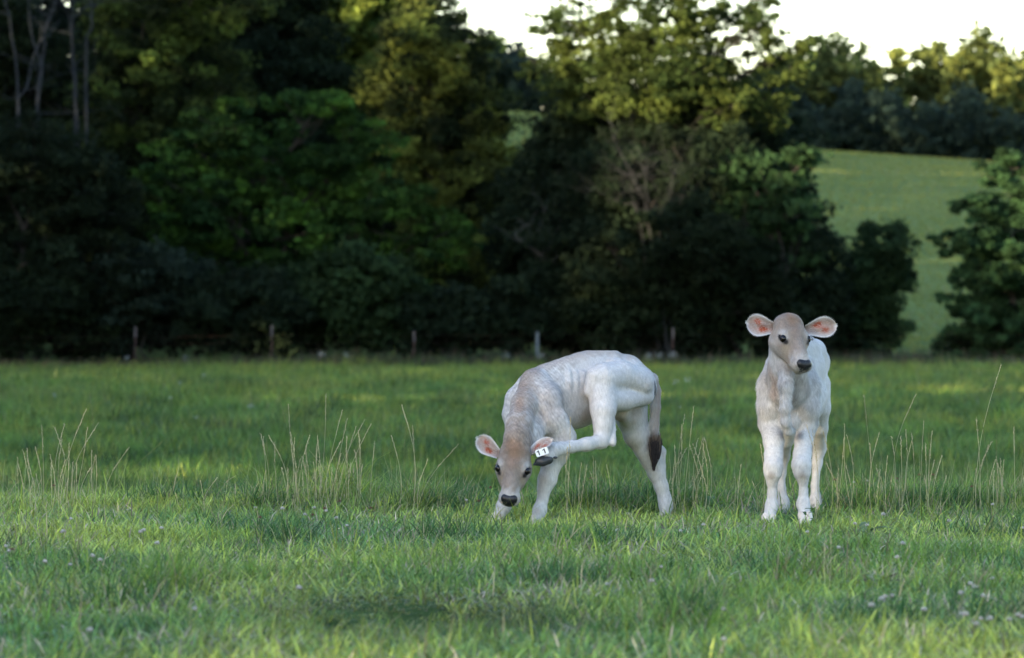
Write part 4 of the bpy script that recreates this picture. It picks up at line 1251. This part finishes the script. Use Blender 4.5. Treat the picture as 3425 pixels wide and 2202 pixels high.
# tail behind
ch2(S, [(655, 420, .92, 35), (640, 560, .98, 24), (620, 800, .99, 20)], .015)
H2 = Head(Bp(467, 118, -.10), (math.sin(math.radians(26)), -math.cos(math.radians(26)), 0), math.radians(46), roll=math.radians(-1.5))
add_head(S, H2)
ch2(S, [(450, 240, -.05, 88), (460, 170, -.06, 70)], .03)
V, Q = S.mesh(.0048, 2)
B = [(H2(0, .05, .0), .11, TAN * 1.25, .45),
     (np.stack([Bp(350, 430, -.02), Bp(372, 520, -.04), Bp(365, 600, .0)]), .035, BRN * 2.2, .45), (Bp(385, 700, -.02), .06, GRYT * 1.1, .35),
     (Bp(600, 560, -.02), .07, TAN * 1.4, .45), (Bp(520, 520, -.05), .05, GRYT * .9, .4), (Bp(500, 690, -.0), .07, GRYT * 1.2, .35),
     (Bp(400, 560, -.08), .06, CRM, .5), (Bp(440, 770, -.10), .022, GRYT * .6, .6), (Bp(340, 1135, -.06), .035, TAN * 1.1, .55), (Bp(545, 1135, -.06), .038, TAN * 1.1, .5),
     (Bp(340, 500, .06), .08, CRM, .5), (Bp(550, 1210, -.04), .035, GRYT * 1.3, .35), (Bp(520, 850, .0), .05, TAN * 1.3, .4), (Bp(395, 860, .0), .05, GRYT, .4),
     (Bp(430, 1050, .88), .05, CRM * .9, .5),
     (np.stack([Bp(330, 820, .05), Bp(350, 1090, -.05), Bp(345, 1400, -.03)]), .085, WHT * 1.13, .75), (np.stack([Bp(585, 860, .05), Bp(545, 1090, -.05), Bp(560, 1400, -.03)]), .08, WHT * 1.13, .7),
     (np.stack([Bp(690, 500, .7), Bp(660, 950, .9), Bp(635, 1350, .9)]), .12, WHT * 1.18, .7), (Bp(420, 870, .03), .035, GRYT * .75, .6), (Bp(522, 880, .03), .035, GRYT * .75, .6),  # grey dabs paint the shaded creases between chest and forelegs
     (Bp(345, 1140, -.06), .028, TAN * 1.2, .5), (Bp(548, 1140, -.06), .030, TAN * 1.2, .5),  # darker crease painted below each front knee
     (np.stack([Bp(480, 520, -.05), Bp(500, 640, -.03)]), .03, GRYT * .7, .5), (np.stack([Bp(385, 540, -.05), Bp(400, 700, -.05)]), .028, GRYT * .8, .45)] + head_blobs(H2, .72)  # grey strokes paint shaded creases on both sides of the dewlap
C = paint(V, WHT, B, 6)
vq_ = (Bp(0, 300, 0)[2] - V[:, 2]) / (Bp(0, 300, 0)[2] - Bp(0, 930, 0)[2])
mk = np.clip(1.25 - np.abs(vq_ - .5) * 2.4, 0, 1) * sstep(D2 + .5, D2 + .2, V[:, 1]) if False else np.clip(1.25 - np.abs(vq_ - .5) * 2.4, 0, 1) * (1 - sstep(D2 + .2, D2 + .6, V[:, 1]))
hx, hy, hz = H2.local(V)
mk = mk * (1 - sstep(-.03, .02, hy) * (np.abs(hx) < .12) * (hz > -.14))
C = C * (1 + .19 * mk * noise(V * np.array([1.0, .8, .25]), .011, 93) + .06 * mk * noise(V, .04, 94))[:, None]
base2 = np.array([Bp(450, 1400, 0)[0], D2 + .4, 0.0])
base2[2] = float(ground_z(base2[:1], base2[1:2])[0])
calf2 = empty("calf", base2)
tag(calf2, "cream calf standing square on four legs with head up and both ears out", "calf", "calves in the pasture")
e1 = ear_mesh(Bp(368, 190, -.08), (-.93, .05, .14), (-.10, -1, -.10), .140, .104, seed=3)
e2 = ear_mesh(Bp(572, 202, -.04), (.93, .05, .20), (.20, -1, -.15), .150, .102, seed=4)
def flow2(P, N):
    f = np.tile(np.array([.0, .15, -1.0]), (len(P), 1)) + .25 * np.sign(P[:, :1] - Bp(450, 500, 0)[0]) * np.array([[-1, 0, 0]])
    x, y, z = H2.local(P)
    hd = sstep(.0, .05, y) * (np.abs(x) < .11) * (z > -.15)
    return f * (1 - hd)[:, None] + (-H2.F * .7)[None, :] * hd[:, None]
vv = (Bp(0, 380, 0)[2] - V[:, 2]) / (Bp(0, 380, 0)[2] - Bp(0, 900, 0)[2])
lm = np.clip(1 - np.abs(vv - .5) * 1.9, 0, 1) * (V[:, 1] < D2 + .30)
finish_body(calf2, base2, V, Q, C, [e1, e2], flow2, 160000, .011, 21, longmask=np.clip(lm * 1.4, 0, 1))
add_face_parts(calf2, base2, H2)
hoof(calf2, base2, Bp(330, 1405, -.02), (-.05, -.15, -1), (1, 0, 0), (-.1, -1, -.2), PALE * 1.2, 1.1)
hoof(calf2, base2, Bp(563, 1392, -.02), (.05, -.15, -1), (1, 0, 0), (.1, -1, -.2), PALE * 1.2, 1.1)
hoof(calf2, base2, Bp(433, 1375, .88), (0, -.1, -1), (1, 0, 0), (0, -1, -.2), PALE)
hoof(calf2, base2, Bp(645, 1355, .88), (0, -.1, -1), (1, 0, 0), (.1, -1, -.2), PALE)

# ---------------------------------------------------------------- plants standing out of the grass
def stalk_tuft(name, label, dispx, dist, stems, seed, green=.3, group="tufts of tall dry grass"):
    """stems: list of (base dx px, top dx px, top sy) in picture units at this depth"""
    r = np.random.default_rng(seed)
    Y0 = dist
    bx = (dispx - 1712.5) * Y0 / FPX
    base = np.array([bx, Y0, float(ground_z(np.array([bx]), np.array([Y0]))[0])])
    V = []; F = []; C = []; o = 0
    for (b_, t_, sy) in stems:
        dy = r.normal() * .15
        gx0 = (dispx + b_ - 1712.5) * Y0 / FPX
        a = np.array([gx0, Y0 + dy, float(ground_z(np.array([gx0]), np.array([Y0 + dy]))[0]) - .02])
        top = px(dispx + t_, sy, Y0 + dy)
        n = 10
        t = np.linspace(0, 1, n)[:, None]
        bend = np.array([r.normal() * .022 + (top[0] - a[0]) * -.18, r.normal() * .02, 0])
        P = a * (1 - t) + top * t + bend * np.sin(np.pi * t)
        col = np.array([.60, .54, .34]) * r.uniform(.75, 1.15) if r.uniform() > green else np.array([.16, .19, .07])
        v, f = tube(P, np.linspace(.0012, .0007, n), 4)
        V.append(v); F.append(f + o); o += len(v); C.append(np.tile(col, (len(v), 1)))
        # seed head
        hl = r.uniform(.09, .16) if (top[2] - a[2]) > .25 else .04
        m = int(hl / .0045)
        dirn = unit(P[-1] - P[-3])
        for k in range(m):
            c0 = P[-1] - dirn * hl * (k / m) + r.normal(size=3) * .001
            side = unit(np.cross(dirn, r.normal(size=3)))
            d = unit(dirn * 1.2 + side * r.uniform(.2, .9)); wv = unit(np.cross(d, side)) * .0022
            L = r.uniform(.007, .012)
            vv_ = np.array([c0, c0 + d * L * .5 + wv, c0 + d * L, c0 + d * L * .5 - wv])
            V.append(vv_); F.append(np.array([[0, 1, 2, 3]]) + o); o += 4
            C.append(np.tile(col * r.uniform(.8, 1.15) * np.array([1.05, .95, .9]), (4, 1)))
    ob = mesh_obj(name, np.concatenate(V) - base, np.concatenate(F), M_grass, None, np.clip(np.concatenate(C), 0, 1))
    ob.location = base
    tag(ob, label, "grass", group)
    return ob

def rand_stems(n, half, tops, seed, lean=40):
    r = np.random.default_rng(seed)
    out = []
    for _ in range(n):
        b_ = r.uniform(-half, half)
        out.append((b_, b_ * 1.12 + r.normal() * lean * .4, r.uniform(*tops)))
    return out
k = 1.43
stalk_tuft("grass_stalks", "far left tuft of tall tan seed stalks", 180 * .93 + 20, 24.9, [(-60, -68, 1500), (-30, -48, 1425), (-10, -5, 1430), (10, 28, 1420), (30, 100, 1372), (50, 105, 1430), (60, 140, 1418), (20, 20, 1470), (-80, -110, 1510), (90, 130, 1530), (0, -20, 1520)] + rand_stems(20, 130, (1480, 1620), 71, 22), 1, .1)
stalk_tuft("grass_stalks", "thin greenish stalks just right of the far left dry tuft", 340, 25.1, [(10, -40, 1320), (14, 90, 1500), (5, 200, 1480), (0, 20, 1560)], 2, .5)
stalk_tuft("grass_stalks", "pale curved broken grass stem below the far left dry tuft", 285, 24.5, [(15, -35, 1605), (12, -10, 1640)], 3, 0)
stalk_tuft("grass_stalks", "lone thin pale stalk left of the middle tuft", 575, 24.6, [(0, -12, 1610), (4, 12, 1650)], 4, .2)
stalk_tuft("grass_stalks", "short leaning stalks between the lone stalk and the middle tuft", 690, 24.6, [(0, -20, 1610), (-5, 35, 1600), (4, 8, 1640)], 41, .4)
stalk_tuft("grass_stalks", "dense middle tuft of tall tan seed stalks left of the calves", 1060, 24.7,
           [(-40, -95, 1358), (0, 30, 1322), (10, 85, 1372), (30, 100, 1405), (20, 160, 1405), (-30, -125, 1335), (60, 180, 1420), (-120, -160, 1460), (-90, -75, 1470), (-60, -25, 1460), (40, 130, 1430)] + rand_stems(44, 170, (1440, 1600), 5, 30), 5, .15)
stalk_tuft("grass_stalks", "few slender stalks just left of the bent calf's head", 1370, 24.6, [(0, -25, 1360), (5, -10, 1400), (20, 160, 1490), (30, 60, 1540), (-40, -60, 1460), (15, 10, 1430)], 6, .3)
stalk_tuft("grass_stalks", "thin reddish stalks in front of the scratching calf's foreleg", 1893, 23.6, [(0, 15, 1400), (10, 5, 1500), (40, 70, 1560)], 7, .1)
stalk_tuft("grass_stalks", "stalks under the belly of the scratching calf", 1990, 24.5, rand_stems(9, 90, (1520, 1620), 8, 20), 8, .3)
stalk_tuft("grass_stalks", "tan stalks right of the black tail", 2290, 24.6, [(-10, 30, 1363), (0, 0, 1390), (-40, -10, 1425), (10, 45, 1440), (-20, 5, 1500), (30, 60, 1470)] + rand_stems(12, 70, (1480, 1600), 9, 30), 9, .3)
stalk_tuft("grass_stalks", "loose stalks midway between the two calves", 2440, 24.7, rand_stems(15, 110, (1420, 1620), 10, 30), 10, .3)
stalk_tuft("grass_stalks", "dark thin stalk crossing the standing calf's foreleg", 2715, 23.5, [(0, 2, 1440), (4, -16, 1425)], 11, 0)
stalk_tuft("grass_stalks", "tall tan stalks just right of the standing calf", 2880, 24.5, [(0, 10, 1330), (60, 10, 1325), (-20, -55, 1420), (30, 60, 1450)] + rand_stems(17, 110, (1420, 1620), 12, 35), 12, .2)
stalk_tuft("grass_stalks", "tall upright stalk with rough seed head right of the standing calf", 3040, 24.3, [(0, 22, 1322), (30, 50, 1410), (-20, -10, 1440)] + rand_stems(14, 110, (1440, 1630), 13, 30), 13, .2)
stalk_tuft("grass_stalks", "long leaning stalk near the right picture edge", 3270, 24.4, [(0, 78, 1222), (10, -5, 1400), (20, 15, 1410)] + rand_stems(9, 90, (1470, 1620), 14, 30), 14, .2)
stalk_tuft("grass_stalks", "short pale stalks at the right picture edge", 3390, 24.6, rand_stems(9, 60, (1430, 1600), 15, 30), 15, .3)
stalk_tuft("grass_stalks", "blurred tall stalks in the lower left foreground", 150, 15.8, rand_stems(8, 110, (1700, 1950), 16, 40), 16, .5)
stalk_tuft("grass_stalks", "blurred green stalks at the bottom left of centre", 1050, 15.2, rand_stems(7, 120, (1650, 1950), 17, 40), 17, .7)
stalk_tuft("grass_stalks", "blurred pale stalks in the right foreground", 2820, 17.5, rand_stems(7, 70, (1640, 1900), 18, 30), 18, .5)

def leafy(name, label, sx, Y, n, L, wid, col, seed, cat="weed", hgt=.12):
    r = np.random.default_rng(seed)
    bx = (sx - 1712.5) * Y / FPX
    base = np.array([bx, Y, float(ground_z(np.array([bx]), np.array([Y]))[0])])
    V = []; F = []; C = []; o = 0
    for q in range(n):
        a = r.uniform(0, 6.28); el = r.uniform(.2, 1.1); l_ = L * r.uniform(.6, 1.2)
        d = np.array([math.cos(a) * math.cos(el), math.sin(a) * math.cos(el), math.sin(el)])
        side = unit(np.cross(d, Z)); st = base + [r.normal() * .015, r.normal() * .015, hgt * r.uniform(0, 1)]
        m = 7; rows = []
        for i in range(m):
            t = i / (m - 1); w_ = wid / 2 * math.sin(math.pi * min(1, t * .93 + .07)) ** .8
            c = st + d * l_ * t + np.array([0, 0, -.35 * l_ * t * t])
            rows += [c - side * w_ + [0, 0, w_ * .4], c, c + side * w_ + [0, 0, w_ * .4]]
        V.append(np.array(rows))
        for i in range(m - 1):
            for j in (0, 1):
                F.append([o + i * 3 + j, o + i * 3 + j + 1, o + i * 3 + j + 4, o + i * 3 + j + 3])
        o += 3 * m; C.append(np.tile(np.array(col) * r.uniform(.7, 1.3), (3 * m, 1)))
    v, f = tube([base - [0, 0, .02], base + [.004, 0, hgt * .6], base + [0, 0, hgt]], [.003, .0025, .0015], 5)
    V.append(v); F += (f + o).tolist(); C.append(np.tile(np.array(col), (len(v), 1)))
    ob = mesh_obj(name, np.concatenate(V) - base, np.array(F), M_grass, None, np.clip(np.concatenate(C), 0, 1))
    ob.location = base; tag(ob, label, cat)
leafy("leafy_weed", "small leafy weed sprig against the standing calf's front hoof", 2722, 23.55, 9, .055, .018, (.07, .14, .045), 1, hgt=.12)
leafy("broadleaf_weed", "broad leaved dark weed in the grass between the calves", 2370, 24.9, 12, .13, .055, (.06, .14, .045), 2, hgt=.04)
leafy("broadleaf_weed", "broad leaf weed below the bent calf's front hooves", 1540, 22.0, 8, .11, .05, (.08, .15, .06), 3, hgt=.03)
leafy("broadleaf_weed", "pale broad leaf weed right below the standing calf", 2880, 22.3, 7, .13, .045, (.13, .19, .10), 4, hgt=.04)
leafy("broadleaf_weed", "dark broad leaf weed right of the standing calf", 3000, 24.6, 12, .11, .03, (.06, .14, .045), 5, hgt=.04)
leafy("broadleaf_weed", "dark leafy clump behind the bent calf's muzzle", 1480, 31.5, 34, .12, .07, (.04, .09, .045), 7, hgt=.14)

# white clover heads, one shared pair of meshes
def clover_mesh():
    r = np.random.default_rng(5)
    V = []; F = []; C = []; o = 0
    for q in range(60):
        z_ = r.uniform(-.5, 1); a = r.uniform(0, 6.28); rr = math.sqrt(max(0, 1 - z_ * z_))
        d = np.array([rr * math.cos(a), rr * math.sin(a), z_])
        d2 = unit(d + np.array([0, 0, .5])); side = unit(np.cross(d, [0.1, .2, 1]))
        p0 = d * .003; L = .0085
        V += [p0, p0 + d2 * L * .6 + side * .0016, p0 + d2 * L, p0 + d2 * L * .6 - side * .0016]
        F.append([o, o + 1, o + 2, o + 3]); o += 4
        c = np.array([.70, .64, .60]) if z_ > 0 else np.array([.50, .36, .30])
        C += [c * r.uniform(.8, 1.1)] * 4
    return np.array(V), np.array(F), np.array(C)
cv, cf, cc_ = clover_mesh()
cm = mesh_data("flower_head", cv, cf, M_grass, np.clip(cc_, 0, 1))
sv, sf = tube([[0, 0, -.085], [.003, 0, -.04], [0, 0, 0]], [.0011, .001, .0009], 4)
sm = mesh_data("stem", sv, sf, M_grass, np.tile([.09, .15, .05], (len(sv), 1)))
bm_ = mesh_data("flower_head", cv * .85, cf, M_grass, np.clip(cc_ * np.array([.30, .17, .12]), 0, 1))
r = np.random.default_rng(404)
spots = [(20, 1850), (30, 1862), (205, 1795), (210, 1800), (238, 1760), (470, 1790), (480, 1785), (525, 1828), (540, 1775), (310, 1872), (150, 1892), (335, 1880), (235, 1900), (490, 1912), (855, 1710), (945, 1710),
         (1020, 1725), (1050, 1712), (1090, 1715), (1125, 1735), (1160, 1760), (1560, 1690), (2275, 1790), (2352, 1762), (2065, 1790), (2100, 1730), (2900, 1610), (2905, 1620), (2855, 1612), (2955, 1735), (3020, 1838), (2860, 1760), (2900, 1765),
         (3175, 1755), (3320, 1700), (3420, 1770), (3000, 1885), (2700, 1790), (2805, 1840), (2212, 1910), (2180, 1955), (2030, 1970), (2420, 2035), (2950, 2010), (2960, 2000), (2985, 1998), (2915, 2030), (3245, 1970), (3260, 1975), (3318, 1955), (3215, 1990), (3290, 1998),
         (3090, 2045), (3215, 2055), (3230, 2062), (3265, 2085), (3280, 2075), (3310, 2070), (3375, 2075), (3405, 2060), (3420, 2065), (2420, 2135), (300, 2095), (650, 2040), (1000, 1990)]
for i, (sx, sy) in enumerate(spots):
    top = .055 + r.uniform(0, .05)
    Y_ = (CAMH - top) * FPX / (sy - 1101)
    x_ = (sx - 1712.5) * Y_ / FPX
    gz0 = float(ground_z(np.array([x_]), np.array([Y_]))[0])
    e = bpy.data.objects.new("clover", None); e.empty_display_size = .02
    sc.collection.objects.link(e)
    e.location = (x_, Y_, gz0 + .01)
    where = ("left foreground, left of the middle dry tuft" if sx < 840 else "grass between the middle dry tuft and the bent calf" if sx < 1300 else "grass below the bent calf" if sx < 2300 and sy < 1860 else
             "grass right beside the standing calf" if sx > 2690 and sy < 1860 else "cluster in the right foreground" if sx > 2900 else "centre foreground")
    tag(e, "small white clover head in the " + where, "clover", "white clover heads, " + where)
    s_ = r.uniform(.9, 1.35)
    for me in (cm, sm):
        o = bpy.data.objects.new(me.name, me); sc.collection.objects.link(o); o.parent = e
        o.location = (0, 0, top + .01); o.scale = (s_, s_, s_ if me is cm else 1.2)
        o.rotation_euler = (0, 0, r.uniform(0, 6))
brown = [(1135, 1700), (1240, 1720), (1085, 1720), (1045, 1742), (1975, 1620), (2010, 1640), (2140, 1640), (1955, 1650), (1640, 1668), (1600, 1700), (3000, 1630), (3075, 1630), (2790, 1645), (3120, 1630), (3250, 1660), (180, 1660), (870, 1750), (40, 1870)]
for i, (sx, sy) in enumerate(brown):
    top = .09 + r.uniform(0, .05)
    Y_ = min(25.6, (CAMH - top) * FPX / (sy - 1101))
    x_ = (sx - 1712.5) * Y_ / FPX
    gz0 = float(ground_z(np.array([x_]), np.array([Y_]))[0])
    e = bpy.data.objects.new("clover", None); e.empty_display_size = .02
    sc.collection.objects.link(e); e.location = (x_, Y_, gz0 + .02)
    tag(e, "withered brown clover head standing in the taller grass", "clover", "withered clover heads")
    for me in (bm_, sm):
        o = bpy.data.objects.new(me.name.split(".")[0], me); sc.collection.objects.link(o); o.parent = e
        o.location = (0, 0, top + .02); o.scale = (1.2, 1.2, 1.2)

# white umbels far out by the fence and in the field
def umbel(sx, sy, Y, s, label, seed, group="white wildflowers out in the field"):
    r = np.random.default_rng(seed)
    s = s * .6
    top = px(sx, sy, Y)
    base = np.array([top[0], Y, float(ground_z(top[:1], np.array([Y]))[0])])
    H = max(.12, top[2] - base[2])
    V = []; F = []; C = []; o = 0
    ob = empty("wildflower", base); tag(ob, label, "wildflower", group)
    for q in range(46):
        a = r.uniform(0, 6.28); rr = 1.5 * s * math.sqrt(r.uniform())
        c = np.array([math.cos(a) * rr, math.sin(a) * rr, H + r.uniform(-1.3, .7) * s])
        d1 = unit(r.normal(size=3)) * s * .16; d2 = unit(np.cross(d1, r.normal(size=3))) * s * .16
        V += [c - d1, c + d2, c + d1, c - d2]; F.append([o, o + 1, o + 2, o + 3]); o += 4; C += [np.array([.36, .38, .38])] * 4
    mesh_obj("flower_head", np.array(V), np.array(F), M_grass, ob, np.array(C), smooth=False)
    v, f = tube([[0, 0, -.03], [.01, 0, H * .5], [0, 0, H]], [.006, .005, .004], 4)
    mesh_obj("stem", v, f, M_grass, ob, np.tile([.07, .11, .04], (len(v), 1)))
for i, (sx, sy, Y, s, lab) in enumerate([
    (1075, 1183, 152, .14, "white umbel at the field edge between second and third posts"), (1158, 1186, 152, .12, "white umbel right of the pair between second and third posts"),
    (620, 1195, 150, .11, "small white umbel at the field edge right of the first post"), (425, 1195, 150, .10, "pale umbel left of the first fence post base"),
    (1695, 1185, 152, .14, "white umbel at the field edge left of the grey post"), (1810, 1188, 150, .12, "white umbel beside the grey post base"),
    (2170, 1190, 150, .16, "white umbel just above the bent calf's rump"), (2205, 1185, 151, .14, "white umbel right above the rump beside another"), (2250, 1182, 150, .15, "white umbel under the fifth post"),
    (682, 1253, 90, .05, "tiny white flower in the far left field"), (838, 1355, 62, .045, "single white bloom in the left field"), (183, 1320, 70, .04, "white flower at far left above the seed stalks"),
    (2260, 1275, 58, .045, "left white bloom of the pair right of the tail"), (2300, 1268, 58, .05, "right white bloom of the pair right of the tail"), (2273, 1360, 45, .02, "single small white dot bloom right of the tail"),
    (602, 1280, 85, .05, "faint white flower left of the tiny field flower"), (570, 1330, 66, .04, "faint bluish bloom in the left middle field"), (655, 1395, 52, .03, "faint low bloom above the small sparse stalks")]):
    umbel(sx, sy, Y, s, lab, 300 + i)

# fallen twig in the right foreground
tp = px(2960, 1985, 17.6)
tz_ = float(ground_z(tp[:1], np.array([17.6]))[0]) + .055
rr_ = np.random.default_rng(8)
st = [(wander(np.array([tp[0] - .12, 17.6, tz_]), np.array([tp[0] + .10, 17.7, tz_ - .01]), 8, .002, rr_), np.linspace(.003, .0015, 8)),
      (np.array([[tp[0], 17.64, tz_], [tp[0] + .05, 17.60, tz_ + .02]]), [.002, .001])]
v, f = tubes(st, 6)
tb = np.array([tp[0], 17.6, tz_])
tw = mesh_obj("twig", v - tb, f, M_bark, None, np.tile([.09, .07, .06], (len(v), 1)))
tw.location = tb
tag(tw, "thin fallen grey twig lying on the right foreground grass", "twig")
